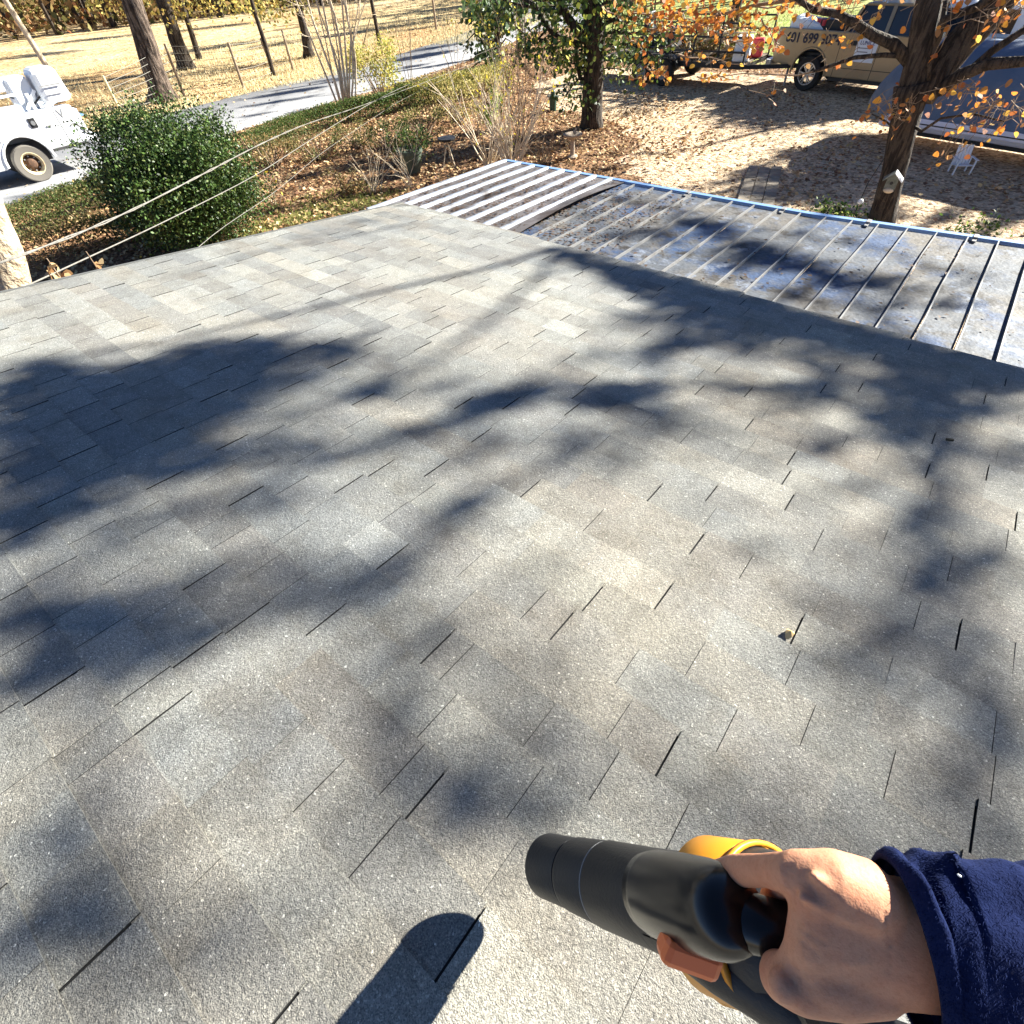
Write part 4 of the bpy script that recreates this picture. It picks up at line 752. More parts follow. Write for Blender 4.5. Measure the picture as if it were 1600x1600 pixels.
# --- shrubs
def shrub(nm, lb, base, rx, ry, rz, n, size, cols, seed, mt_=None, stems=10, gaps=0.16, zc=0.55, cat='shrub', group=None, k=4, fill=True):
    rg_ = np.random.default_rng(seed); b = np.array(base, float); t = thing(nm, b, lb, cat, group)
    nc = max(10, n // 60); cc = []
    for _ in range(nc):
        v = rg_.normal(0, 1, 3); v /= np.linalg.norm(v); v *= rg_.uniform(.55, 1.0) ** .6; cc.append(b + (v[0] * rx, v[1] * ry, rz * (zc + v[2] * (1 - zc) if v[2] > 0 else zc + v[2] * zc * .95)))
    cc = np.array(cc); p = cc[rg_.integers(nc, size=n)] + np.clip(rg_.normal(0, 1, (n, 3)), -1.8, 1.8) * np.array([rx, ry, rz * .6]) * gaps
    if gaps < .15:
        zt_ = (p[:, 2] - b[2]) / (rz * .5) - 1; q_ = np.clip(1 / (np.maximum.reduce([np.abs(p[:, 0] - b[0]) / rx, np.abs(p[:, 1] - b[1]) / ry, np.abs(zt_)]) / (np.sqrt(((p[:, 0] - b[0]) / rx) ** 2 + ((p[:, 1] - b[1]) / ry) ** 2 + zt_ ** 2) + 1e-6)), 1, 1.35) ** .55
        p = np.stack([b[0] + (p[:, 0] - b[0]) * q_, b[1] + (p[:, 1] - b[1]) * q_, b[2] + p[:, 2] * 1.0], 1); dv_ = p - b; ln_ = np.array([1 + .14 * mnoise.noise(Vector((q[0] * 1.1, q[1] * 1.1, q[2] * 1.3))) + .12 * mnoise.noise(Vector((q[0] * 3, q[1] * 3, q[2] * 3))) for q in dv_]); p = b + dv_ * ln_[:, None]
    p = p[p[:, 2] > 0.02]
    mb = MB()
    for c in cc[rg_.permutation(nc)[:min(nc, stems)]]: mb.tube([b + (rg_.normal(0, .08), rg_.normal(0, .08), 0), b + (c - b) * .55 + rg_.normal(0, .05, 3), c], [.022, .014, .006], 5)
    setp(mb.build('stems', m_twig, t), kind='stuff')
    leaves('foliage', p, size, cols, mt_ or m_leaf, t, seed, k)
    return t
DKG = [(0.035, 0.068, 0.016), (0.055, 0.105, 0.024), (0.085, 0.15, 0.032), (0.02, 0.036, 0.011), (0.11, 0.14, 0.035), (.03, .06, .015)]
bb = G(285, 392); shrub('holly_bush', 'big dense dark green bush at the left between the hedge and the road', G(322, 376), 1.12, 1.25, 2.12, 52000, .055, DKG, 51, m_gloss, 30, gaps=.125, zc=.5, k=4)
hb_ = np.random.default_rng(52); bbp = G(322, 376)
obj_ = [o for o in bpy.data.objects if o.name == 'holly_bush'][0]
v_ = hb_.normal(0, 1, (9000, 3)); v_ /= np.linalg.norm(v_, axis=1)[:, None]; leaves('inner_foliage', bbp + np.array([0, 0, 1.05]) + v_ * (hb_.random((9000, 1)) ** .45) * np.array([.85, .85, .8]), .11, DKG[:2], m_gloss, obj_, 53, 4)
tw = MB()
hrg = np.random.default_rng(77)
def hedge(nm, lb, path, w, h, per_m, cols, seed, size=.06):
    rg_ = np.random.default_rng(seed); P = np.array([G(*p) for p in path]); d = np.r_[0, np.cumsum(np.linalg.norm(np.diff(P, axis=0), axis=1))]; n = int(d[-1] * per_m)
    s = rg_.uniform(0, d[-1], n); c = np.stack([np.interp(s, d, P[:, k]) for k in range(3)], 1); wave = np.array([mnoise.noise(Vector((q, 0, seed))) for q in s])
    a = rg_.uniform(0, math.pi, n); rad = rg_.uniform(.65, 1, n); c[:, 0] += np.cos(a) * rad * w * .9 + wave * .2; c[:, 1] += rg_.normal(0, .12, n); c[:, 2] = 0.05 + np.abs(np.sin(a)) ** .6 * rad * h * (1 + .35 * wave)
    t = thing(nm, P[len(P) // 2], lb, 'hedge'); leaves('foliage', c, size, cols, m_leaf, t, seed, 4)
    mb = MB()
    for q in np.arange(0, d[-1], .5): o_ = np.array([np.interp(q, d, P[:, k]) for k in range(3)]); mb.tube([o_, o_ + (rg_.normal(0, .1), rg_.normal(0, .1), h * .85)], [.02, .008], 4)
    setp(mb.build('stems', m_twig, t), kind='stuff'); return t
hedge('low_hedge', 'low dark clipped hedge running from the left edge behind the big bush', [(-10, 395), (60, 365), (150, 325), (200, 305), (290, 275)], .42, .62, 2600, [(0.06, 0.10, 0.03), (0.09, 0.13, 0.035), (0.13, .15, .05), (.2, .16, .07)], 61)
hedge('low_hedge', 'low green hedge along the road edge from the bush past the fan of pale stems', [(395, 245), (430, 228), (480, 208), (540, 192), (600, 180), (650, 165), (700, 152), (740, 140)], .38, .55, 2400, [(0.06, 0.11, 0.025), (0.10, 0.15, 0.035), (0.15, .17, .05), (.05, .08, .02)], 62)
hedge('azalea_row', 'straggly yellow green shrub row from the hedge end toward the road bend', [(640, 172), (700, 158), (750, 150), (790, 138)], .5, .75, 1500, [(0.38, 0.33, 0.09), (0.30, 0.30, 0.08), (.5, .38, .12), (.2, .2, .06)], 63)
hedge('low_hedge', 'brown and olive shrub row along the foot of the house below the big bush', [(10, 420), (90, 400), (160, 380), (230, 372)], .5, .5, 1300, [(0.10, 0.10, 0.035), (.22, .16, .07), (.15, .14, .045)], 64)
shr = [('golden_shrub', 'round golden green shrub at the road edge beside the pale stems', (598, 158), .95, .95, 1.75, 2600, .085, [(0.50, 0.46, 0.10), (0.36, 0.36, 0.08), (0.22, 0.24, 0.06), (.58, .45, .12)], m_leaf),
       ('azalea', 'dull olive azalea below the hedge right of the big bush', (430, 262), .8, .7, .75, 1100, .06, [(0.12, 0.12, 0.04), (0.2, .17, .06), (.3, .2, .08)], m_leaf),
       ('azalea', 'dark azalea in front of the hedge under the two cables', (500, 250), .8, .7, .8, 1300, .06, [(0.08, 0.10, 0.03), (0.15, .15, .05), (.2, .13, .06)], m_leaf),
       ('azalea', 'low olive azalea below the pale stems', (560, 232), .8, .6, .65, 1000, .06, [(0.16, 0.15, 0.05), (0.24, .2, .07), (.1, .11, .035)], m_leaf),
       ('azalea', 'small dark green azalea left of the big plant pot', (615, 235), .6, .55, .7, 900, .06, [(0.08, 0.11, 0.03), (0.13, .16, .05), (.2, .2, .07)], m_leaf),
       ('azalea', 'olive azalea above the big plant pot', (665, 215), .8, .6, .7, 900, .06, [(0.2, 0.2, 0.06), (0.3, .26, .09), (.12, .14, .04)], m_leaf),
       ('azalea', 'golden dry azalea right of the hedge end, below the road bend', (715, 190), .9, .8, 1.0, 1300, .06, [(0.42, 0.34, 0.12), (0.5, .4, .15), (.25, .24, .08)], m_leaf),
       ('azalea', 'pale golden azalea nearest the road bend magnolia', (760, 165), .9, .7, .9, 1100, .06, [(0.5, 0.44, 0.14), (0.4, .36, .1), (.6, .5, .2)], m_leaf),
       ('green_shrub', 'fresh green leafy sprout among the bare stems above the metal roof corner', (768, 205), .35, .35, 1.0, 500, .09, [(0.3, 0.42, 0.08), (0.22, .33, .06), (.4, .45, .12)], m_leaf),
       ('azalea', 'brown shrub at the roof edge left of the metal roof corner', (540, 300), .6, .5, .5, 500, .06, [(0.2, 0.12, 0.05), (0.15, .13, .05)], m_leaf)]
for i, (nm, lb, p, rx, ry, rz, n, sz, cl, mt_) in enumerate(shr): shrub(nm, lb, G(*p), rx, ry, rz, n, sz, cl, 70 + i, mt_, 16)
def twiggy(nm, lb, base, n, h, spread, seed, leafn=0, cols=None, r=.014, m_=None):
    rg_ = np.random.default_rng(seed); b = np.array(base); t = thing(nm, b, lb, 'shrub'); mb = MB(); tips = []
    for _ in range(n):
        a = rg_.uniform(0, 6.28); dv = np.array([math.cos(a) * spread, math.sin(a) * spread, 1.0]) * (1, 1, rg_.uniform(.8, 1.2)); grow(mb, tips, b + (rg_.normal(0, .06), rg_.normal(0, .06), 0), dv, h * rg_.uniform(.6, 1.15), r * rg_.uniform(.7, 1.3), 1, rg_, n=5, wob=.2, kids=(1, 3), ang=.45, shrink=.5)
    setp(mb.build('stems', m_ or m_bark_l, t), kind='stuff')
    if leafn: q = np.array(tips)[rg_.integers(len(tips), size=leafn)] + rg_.normal(0, .04, (leafn, 3)); leaves('foliage', q, .085, cols, m_leaf, t, seed, 4, hang=.8)
    return t
Yl = [(0.75, 0.60, 0.06), (0.65, 0.5, 0.05), (0.5, 0.48, .08)]
twiggy('bare_shrub', 'dense clump of pale bare stems just behind the metal roof corner', G(800, 278), 38, 1.9, .42, 81, 60, Yl, .016)
twiggy('bare_shrub', 'pale bare stems fanning left of the green sprout above the metal roof', G(765, 262), 16, 2.1, .5, 82, 40, Yl, .016)
twiggy('bare_shrub', 'sparse pale stems on the leaf litter under the big plant pot', G(585, 300), 12, 1.0, .6, 83, 0, None, .010)
twiggy('bare_shrub', 'thin arching stems left of the plant pot near the roof edge', G(640, 292), 10, 1.1, .8, 84, 0, None, .009)
twiggy('bare_shrub', 'thin bare stems under the lower cable by the roof edge', G(430, 320), 10, .8, .6, 85, 12, Yl, .009)
twiggy('yellow_shrub', 'tall thin shrub with bright yellow leaves between the magnolia and the green marker', G(812, 232), 9, 3.1, .22, 86, 170, Yl, .012, m_twig)
twiggy('yellow_shrub', 'wispy yellow leaved shrub at the road bend right of the magnolia', G(795, 150), 8, 2.3, .3, 87, 110, Yl, .012, m_twig)
twiggy('bare_shrub', 'thin dark sapling standing alone at the hedge end by the road', G(642, 158), 4, 2.6, .2, 88, 0, None, .014, m_twig)
twiggy('bare_shrub', 'thin dark sapling beside the narrow road bend, right of the lone one', G(712, 130), 5, 2.4, .25, 89, 20, OLV, .012, m_twig)
twiggy('bare_shrub', 'dark twiggy clump in the shadow left of the small bird bath', G(845, 258), 14, .7, .8, 90, 0, None, .012, m_twig)

# --- far woods closing the view beyond the field and lawn
wr = np.random.default_rng(91); mb = MB(); q = []; qc = []
for _ in range(420):
    az = wr.uniform(-98, 8); Dd = wr.uniform(72, 120) if az < -40 else wr.uniform(52, 90)
    if -75 > az: Dd = wr.uniform(88, 130)
    x0_, y0_ = Dd * math.sin(R(az)), Dd * math.cos(R(az)); r_ = wr.uniform(.12, .38)
    mb.tube([(x0_, y0_, 0), (x0_ + wr.normal(0, .3), y0_, 5), (x0_ + wr.normal(0, .6), y0_, 11)], [r_, r_ * .8, r_ * .5], 6)
mb.col = (1, 1, 1)
fw = mb.build('far_trunks', m_bark_g); 
n = 60000; az = np.radians(wr.uniform(-99, 9, n)); Dd = np.where(az < R(-75), wr.uniform(90, 128, n), np.where(az < R(-40), wr.uniform(74, 115, n), wr.uniform(56, 90, n))) 
zz = wr.gamma(1.6, 1.5, n); P = np.stack([Dd * np.sin(az), Dd * np.cos(az), zz], 1)
msk = nb(P[:, 0], P[:, 2] * 3 + P[:, 1], .12) > -.12
setp(fw, 'mass of grey brown trunks of the woods behind the field', 'woods', kind='stuff')
fu = leaves('far_undergrowth', P[msk], .75, [(0.26, 0.15, 0.07), (.34, .22, .10), (.20, .18, .06), (.40, .30, .12), (.13, .13, .05), (.28, .12, .05)], m_leaf, None, 92, 4); setp(fu, 'brown and olive undergrowth along the edge of the far woods', 'woods', kind='stuff')

# ------------------------------------------------------------------ field fence
m_post = mat('weathered_post', (0.30, 0.23, 0.16), .85, var=[('noise', 8, (.6, .55, .5), .4, .7, 'MULTIPLY')], bump=[(20, .02)])
m_postl = mat('new_yellow_post', (0.68, 0.56, 0.30), .8)
m_wire = mat('fence_wire', (0.16, 0.15, 0.13), .6, .3)
fence = thing('field_fence', G(380, 138), 'wire fence on wooden posts along the far side of the road', 'fence')
posts = [((192, 182), (160, 118), .055, m_postl, 'pale yellow post'), ((288, 150), (257, 68), .06, m_post, None), ((381, 138), (356, 66), .06, m_post, None), ((429, 119), (407, 60), .05, m_post, None), ((459, 112), (440, 46), .055, m_post, None), ((682, 47), (676, 0), .07, m_post, None), ((565, 78), (578, 30), .03, m_post, None)]
tops_ = []
for (bx, by), (tx, ty), r_, mt_, lb in posts:
    b = G(bx, by); D = math.hypot(b[0], b[1]); p1 = PD(tx, ty, D); mb = MB(); mb.tube([b - (0, 0, .1), (b + p1) / 2, p1], [r_, r_ * .95, r_ * .9], 8); o = mb.build('post', mt_, fence)
    if lb: o['label'] = lb
    tops_.append((b, p1))
for j, fr_ in enumerate((.12, .26, .40, .54, .68, .82, .95)):
    mb = MB()
    for i in range(4):
        a = tops_[i][0] + (tops_[i][1] - tops_[i][0]) * fr_; c = tops_[i + 1][0] + (tops_[i + 1][1] - tops_[i + 1][0]) * fr_; mb.tube([a, (a + c) / 2 - (0, 0, .03), c], .007, 4)
    mb.build('wire', m_wire, fence)
mb = MB()
for i in range(2):
    for t in np.linspace(0, 1, 24):
        a = tops_[i][0] + (tops_[i + 1][0] - tops_[i][0]) * t; h = (tops_[i][1][2] * (1 - t) + tops_[i + 1][1][2] * t) * .92; mb.tube([a, a + (0, 0, h)], .005, 4)
setp(mb.build('mesh_wires', m_wire, fence), kind='stuff')

# ------------------------------------------------------------------ vehicles
m_glass = mat('dark_glass', (0.015, 0.018, 0.02), .08, spec=.6)
m_tyre = mat('tyre_rubber', (0.022, 0.021, 0.02), .8, bump=[(60, .004)])
m_tyred = mat('dusty_tyre', (0.16, 0.145, 0.125), .85, bump=[(60, .004)])
m_alloy = mat('alloy', (0.55, 0.56, 0.58), .3, .8)
m_blk = mat('black_steel', (0.02, 0.02, 0.022), .5)
m_gold = mat('champagne_paint', (0.32, 0.245, 0.15), .35, .35, coat=.4, var=[('noise', 1.5, (.85, .82, .78), .45, .7, 'MULTIPLY')])
m_white = mat('white_paint', (0.78, 0.80, 0.82), .4, var=[('noise', 2, (.93, .93, .92), .45, .7, 'MULTIPLY')])
m_rust = mat('rusty_hub', (.09, .05, .03), .8, var=[('noise', 20, (2.2, 2, 1.8), .5, .7, 'MULTIPLY')])
m_grey = mat('grey_plastic', (0.25, 0.25, 0.25), .6)
m_red = mat('red_lens', (0.55, 0.04, 0.03), .3)
m_signw = mat('white_magnet_sign', (0.74, 0.76, 0.78), .5)
m_ink = mat('dark_lettering', (0.03, 0.03, 0.05), .6)
def yawm(a): c, s = math.cos(a), math.sin(a); return np.array([[c, -s, 0], [s, c, 0], [0, 0, 1.0]])
class VB(MB):                       # local frame x forward, y left, z up
    def __init__(s, o, A): super().__init__(); s.o = np.array(o); s.A = A
    def build(s, *a, **k):
        s.v = [v @ s.A.T + s.o for v in s.v]; return super().build(*a, **k)
def wheel(o, A, c, rad, w, rim, parent, spokes=6, side=-1, tm=None, rm=None, style='alloy'):
    mb = VB(o, A); mb.lathe([(rim * 1.0, -w / 2 + .01), (rad * .93, -w / 2), (rad, -w / 2 + .03), (rad, w / 2 - .03), (rad * .93, w / 2), (rim, w / 2 - .01)], c, (0, 1, 0), 36, closed=True)
    t = mb.build('wheel', tm or m_tyre, parent, smooth=False)
    mb = VB(o, A); s = side
    if style == 'alloy':
        mb.lathe([(rim, s * w * .5), (rim * .92, s * w * .5), (rim * .9, s * w * .1), (rim, s * w * .1)], c, (0, 1, 0), 36, closed=True)
        mb.lathe([(rim * .22, s * w * .30), (rim * .18, s * w * .48)], c, (0, 1, 0), 16)
        for k in range(spokes):
            for dd in (-.16, .16):
                a = 2 * math.pi * k / spokes + dd; u = np.array([math.cos(a), 0, math.sin(a)]); u0 = np.array([math.cos(a - dd * .6), 0, math.sin(a - dd * .6)])
                mb.bar(np.array(c) + u0 * rim * .18 + (0, s * w * .42, 0), np.array(c) + u * rim * .93 + (0, s * w * .42, 0), .028, .03, up=(0, 1, 0))
        mb.build('rim', rm or m_alloy, t)
    else:
        mb.lathe([(rim, s * w * .48), (rim * .93, s * w * .48), (rim * .8, s * w * .15), (rim * .45, s * w * .05), (rim * .42, s * w * .28), (rim * .28, s * w * .33), (0.01, s * w * .34)], c, (0, 1, 0), 30)
        if rm is not None and rm is not m_grey: mb.v = []; mb.f = []; mb.c = []; mb.n = 0; mb.lathe([(rim, s * w * .48), (rim * .93, s * w * .48), (rim * .78, s * w * .2), (rim * .74, s * w * .1), (rim * .9, s * w * .1)], c, (0, 1, 0), 30, closed=True)
        mb.build('rim', rm or m_white, t)
        mb = VB(o, A)
        for k in range(8): a = k * math.pi / 4; mb.lathe([(.02, s * w * .1), (.02, s * w * .17)], np.array(c) + np.array([math.cos(a), 0, math.sin(a)]) * rim * .62, (0, 1, 0), 8)
        setp(mb.build('lug_nuts', m_grey, t), kind='stuff')
        if rm is not m_grey and rm is not None: mb = VB(o, A); mb.lathe([(rim * .80, s * w * .12), (rim * .5, s * w * .08), (rim * .42, s * w * .30), (rim * .30, s * w * .34), (.01, s * w * .35)], c, (0, 1, 0), 24); mb.build('hub', m_rust, t, smooth=True)
    return t
def arc_cut(xc, zc, r, n=10): return [(xc + r * math.cos(a), zc + r * math.sin(a)) for a in np.linspace(math.pi, 0, n)]
def text_on(s, size, p, right, up, mt_, parent, name='lettering', ext=.003, bold=0):
    cu = bpy.data.curves.new(name, 'FONT'); cu.body = s; cu.size = size; cu.extrude = ext; cu.offset = bold; cu.align_x = 'CENTER'; cu.align_y = 'CENTER'
    tmp = bpy.data.objects.new('tmp', cu); COL.objects.link(tmp); dg = bpy.context.evaluated_depsgraph_get(); me = bpy.data.meshes.new_from_object(tmp.evaluated_get(dg)); bpy.data.objects.remove(tmp)
    me.materials.clear(); me.materials.append(mt_); o = bpy.data.objects.new(name, me); COL.objects.link(o)
    r_ = Vector(right).normalized(); u_ = Vector(up).normalized(); n_ = r_.cross(u_); M = Matrix((r_, u_, n_)).transposed().to_4x4(); M.translation = Vector(p) - Vector(loc_of(parent)); o.parent = parent; o.matrix_local = M
    return o
# gold pickup: rear wheel stands at photo (1254, 142), nose away to the right
yaw = R(-13); A_ = yawm(yaw); wb = G(1256, 141)
Wd = 0.98
o_ = wb + A_ @ np.array([1.25, Wd - .12, 0])       # rear bumper face is local x=0 -> body origin on the centre line
o_ = wb - A_ @ np.array([1.32, -(Wd - .14), 0])
tk = thing('pickup_truck', o_, 'tan gold pickup with a number on its bed side and white door sign', 'pickup truck')
RWX, FWX, RT = 1.32, 5.0, .41
for s_ in (-1, 1):
    prof = [(0.08, .62)] + [(RWX - .56, .56)] + arc_cut(RWX, .46, .53) + [(RWX + .56, .40), (FWX - .58, .40)] + arc_cut(FWX, .46, .53) + [(FWX + .58, .45), (5.93, .55), (5.97, 1.0), (5.75, 1.18), (4.35, 1.28), (4.3, 1.36), (0.06, 1.42), (0.0, 1.0)]
    mb = VB(o_, A_); y0, y1 = (s_ * (Wd - .10), s_ * Wd)
    mb.prism(prof, min(y0, y1), max(y0, y1), np.array([[1, 0, 0], [0, 0, 1], [0, 1, 0]]))
    # frame columns above are x, z, y
    mb.v[-1] = np.vstack([[p[0], t_, p[1]] for t_ in (min(y0, y1), max(y0, y1)) for p in prof])
    mb.build('body_side', m_gold, tk, bevel=.02)
mb = VB(o_, A_); mb.box((1.05, 0, .75), (2.0, 1.74, .06)); mb.box((2.05, 0, 1.08), (.06, 1.74, .62)); mb.box((3.9, 0, .55), (3.8, 1.7, .35)); mb.build('bed_floor', m_blk, tk)
mb = VB(o_, A_); mb.box((.03, 0, 1.0), (.06, 1.74, .72)); mb.build('tailgate', m_gold, tk, bevel=.015)
mb = VB(o_, A_); mb.box((-.08, 0, .58), (.2, 1.9, .2)); mb.box((-.1, 0, .66), (.12, 1.2, .06)); mb.build('bumper', m_alloy, tk, bevel=.03)
mb = VB(o_, A_); mb.box((5.2, 0, 1.2), (1.5, 1.7, .1), taper=.92); mb.box((5.95, 0, .85), (.06, 1.8, .5)); mb.build('hood', m_gold, tk, bevel=.04)
cabp = [(2.12, 1.38), (2.32, 1.90), (3.75, 1.93), (4.55, 1.34)]
mb = VB(o_, A_); V = [[x, s_ * (.88 if z < 1.5 else .72), z] for s_ in (-1, 1) for x, z in cabp]; mb.add(V, [(0, 1, 2, 3), (7, 6, 5, 4), (0, 4, 5, 1), (2, 6, 7, 3), (0, 3, 7, 4)]); mb.build('cab_glass', m_glass, tk)
mb = VB(o_, A_); V = [[x, y * (.74), z] for z, x0, x1 in ((1.90, 2.28, 3.80), (1.97, 2.40, 3.66)) for x in (x0, x1) for y in (-1, 1)]; mb.add(V, [(0, 2, 3, 1), (4, 5, 7, 6), (0, 1, 5, 4), (2, 6, 7, 3), (0, 4, 6, 2), (1, 3, 7, 5)]); mb.build('cab_roof', m_gold, tk, bevel=.03)
for s_ in (-1, 1):
    for (xa, za, ya), (xb, zb, yb) in [((2.12, 1.38, .895), (2.32, 1.92, .745)), ((3.2, 1.38, .895), (3.15, 1.93, .735)), ((4.55, 1.36, .89), (3.75, 1.94, .735))]: mb = VB(o_, A_); mb.bar((xa, s_ * ya, za), (xb, s_ * yb, zb), .09, .05); mb.build('cab_pillar', m_gold, tk)
    mb = VB(o_, A_)
    for x in (2.1, 3.2, 4.25): mb.box((x, s_ * (Wd + .001), .86), (.014, .006, .9))
    mb.box((3.2, s_ * (Wd + .001), .62), (2.2, .006, .014)); mb.build('door_gap', m_blk, tk)
    mb = VB(o_, A_)
    for x in (2.45, 3.45): mb.box((x, s_ * (Wd + .02), 1.17), (.22, .04, .10))
    mb.build('door_handle', m_blk, tk, bevel=.01)
mb = VB(o_, A_); mb.box((3.2, 0, .36), (2.4, 1.9, .1)); mb.build('running_board', m_blk, tk)
mb = VB(o_, A_); mb.box((.03, -(Wd - .07), 1.05), (.1, .16, .42)); mb.build('tail_light', m_red, tk, bevel=.02)
mb = VB(o_, A_); mb.box((4.0, -1.08, 1.45), (.12, .22, .2)); mb.build('mirror', m_blk, tk, bevel=.03)
for xc in (RWX, FWX):
    for s_ in (-1,):
        mb = VB(o_, A_); mb.tube([(xc + .55 * math.cos(a), s_ * (Wd + .005), .46 + .55 * math.sin(a)) for a in np.linspace(-.1, math.pi + .1, 14)], .03, 6); mb.build('arch_trim', m_gold, tk)
for xc in (RWX, FWX):
    for s_ in (-1, 1): wheel(o_, A_, (xc, s_ * (Wd - .14), RT), RT, .27, .27, tk, 6, s_)
    mb = VB(o_, A_); mb.box((xc, 0, .62), (1.0, 1.5, .5)); mb.build('wheel_well', m_blk, tk)
rgt = A_ @ np.array([1, 0, 0]); nrm_ = A_ @ np.array([0, -1, 0])
def tpt(x, y, z): return A_ @ np.array([x, y, z]) + o_
text_on('601 699 3074', .31, tpt(1.22, -(Wd + .012), 1.20), rgt, (0, 0, 1), m_ink, tk, bold=.006)
mb = VB(o_, A_); mb.box((2.86, -(Wd + .008), 1.03), (.58, .012, .50)); sg = mb.build('door_sign', m_signw, tk)
text_on('LUNICE', .12, tpt(2.86, -(Wd + .02), 1.19), rgt, (0, 0, 1), mat('navy_lettering', (.02, .03, .15), .5), sg)
mb = VB(o_, A_)
for x, z, w_ in [(2.80, 1.08, .34), (2.78, 1.00, .30), (2.86, .93, .36), (2.84, .86, .26)]: mb.box((x, -(Wd + .016), z), (w_, .004, .022))
setp(mb.build('print_lines', m_grey, sg), kind='stuff')
# load in the bed
mb = VB(o_, A_); mb.box((.75, -.35, 1.33), (1.1, .9, .45), yawm(.2) @ np.array([[1, 0, .2], [0, 1, 0], [-.2, 0, 1]])); o = mb.build('cargo_bag', m_white, None, org=tpt(.75, -.35, 1.1), bevel=.08); setp(o, 'white bagged load slumped over the tail of the tan pickup bed', 'bag')
mb = VB(o_, A_); mb.box((1.15, -.5, 1.52), (.5, .3, .14), yawm(-.5)); o = mb.build('red_case', mat('red_plastic', (.5, .04, .05), .4), None, org=tpt(1.15, -.5, 1.45), bevel=.02); setp(o, 'red case lying on top of the load in the tan pickup bed', 'case')
mb = VB(o_, A_); mb.box((1.55, -.2, 1.42), (.8, 1.0, .36)); o = mb.build('tool_chest', m_blk, None, org=tpt(1.55, -.2, 1.24), bevel=.03); setp(o, 'black tool chest in the tan pickup bed against the cab', 'chest')

# open utility trailer behind the truck
yt = R(-2); A2 = yawm(yt); tb = G(1003, 130); o2 = tb - A2 @ np.array([1.7, -.98, 0])
tl = thing('utility_trailer', o2, 'black open utility trailer with low rails and twin wheels, hitched behind the tan pickup', 'trailer')
L_ = 5.2; zb = .58
mb = VB(o2, A2)
for y in (-.95, .95): mb.bar((0, y, zb), (L_, y, zb), .06, .12)
for x in np.linspace(0, L_, 7): mb.bar((x, -.95, zb - .02), (x, .95, zb - .02), .05, .08)
mb.build('frame', m_blk, tl)
m_plank = mat('grey_deck_boards', (.22, .18, .14), .85, objrand=.25, var=[('noise', 6, (.7, .65, .6), .4, .7, 'MULTIPLY')])
for k in range(9): mb = VB(o2, A2); mb.box((L_ / 2, -.84 + k * .21, zb + .075), (L_, .2, .035)); mb.build('plank', m_plank, tl)
for y in (-.97, .97):
    for z in (zb + .34, zb + .68, zb + 1.0): mb = VB(o2, A2); mb.bar((0, y, z), (L_, y, z), .045, .045); mb.build('rail', m_blk, tl)
    for x in np.linspace(0, L_, 7): mb = VB(o2, A2); mb.bar((x, y, zb), (x, y, zb + 1.0), .045, .045, up=(0, 1, 0)); mb.build('upright', m_blk, tl)
mb = VB(o2, A2); mb.bar((L_, -.95, zb), (L_ + 1.3, 0, zb - .04), .07, .1); mb.bar((L_, .95, zb), (L_ + 1.3, 0, zb - .04), .07, .1); mb.bar((L_ + 1.2, 0, zb - .04), (L_ + 1.55, 0, zb - .04), .1, .1); mb.build('tongue', m_blk, tl)
mb = VB(o2, A2); mb.tube([(L_ + 1.1, 0, .05), (L_ + 1.1, 0, .95)], .035, 8); mb.build('jack', m_grey, tl)
for xc in (1.7, 2.55):
    for s_ in (-1, 1): wheel(o2, A2, (xc, s_ * 1.08, .36), .36, .22, .2, tl, 8, s_, rm=m_grey, style='steel')
for s_ in (-1, 1):
    mb = VB(o2, A2); pts = [(1.2, .5), (1.25, .72), (1.45, .8), (2.8, .8), (3.0, .72), (3.05, .5)]; mb.v = []
    for (xa, za), (xb, zb_) in zip(pts[:-1], pts[1:]): mb.bar((xa, s_ * 1.08, za), (xb, s_ * 1.08, zb_), .24, .012, up=(0, 1, 0)) if False else mb.box(((xa + xb) / 2, s_ * 1.08, (za + zb_) / 2), (math.hypot(xb - xa, zb_ - za), .26, .02), np.array([[math.cos(math.atan2(zb_ - za, xb - xa)), 0, -math.sin(math.atan2(zb_ - za, xb - xa))], [0, 1, 0], [math.sin(math.atan2(zb_ - za, xb - xa)), 0, math.cos(math.atan2(zb_ - za, xb - xa))]]))
    mb.build('fender', m_blk, tl)
mb = VB(o2, A2); mb.box((-.05, -.7, .55), (.08, .16, .12)); mb.build('tail_light', m_red, tl)
def t2(x, y, z): return A2 @ np.array([x, y, z]) + o2
# ride-on mower and a heap of cut brush on the deck
mw_ = thing('riding_mower', t2(1.7, 0, zb + .09), 'dark ride on mower standing on the rear half of the trailer', 'mower')
mb = VB(o2, A2); mb.box((1.7, 0, 1.02), (1.0, .7, .35), taper=.8); mb.box((2.15, 0, 1.1), (.5, .6, .5), taper=.7); mb.build('body', m_blk, mw_, bevel=.05)
mb = VB(o2, A2); mb.box((1.45, 0, 1.3), (.45, .5, .1)); mb.box((1.22, 0, 1.52), (.1, .5, .45)); mb.build('seat', m_blk, mw_, bevel=.04)
mb = VB(o2, A2); mb.box((1.8, 0, .82), (.9, 1.15, .14)); mb.build('mower_deck', m_grey, mw_, bevel=.04)
for x, r_ in ((1.3, .25), (2.3, .17)):
    for s_ in (-1, 1): mb = VB(o2, A2); mb.lathe([(.05, -.1), (r_, -.1), (r_, .1), (.05, .1)], (x, s_ * .48, zb + .1 + r_), (0, 1, 0), 18); mb.build('wheel', m_tyre, mw_)
mb = VB(o2, A2); mb.tube([(1.2, -.3, 1.3), (1.15, -.3, 2.0), (1.15, .3, 2.0), (1.2, .3, 1.3)], .03, 6); mb.build('roll_bar', m_blk, mw_)
hr = np.random.default_rng(5)
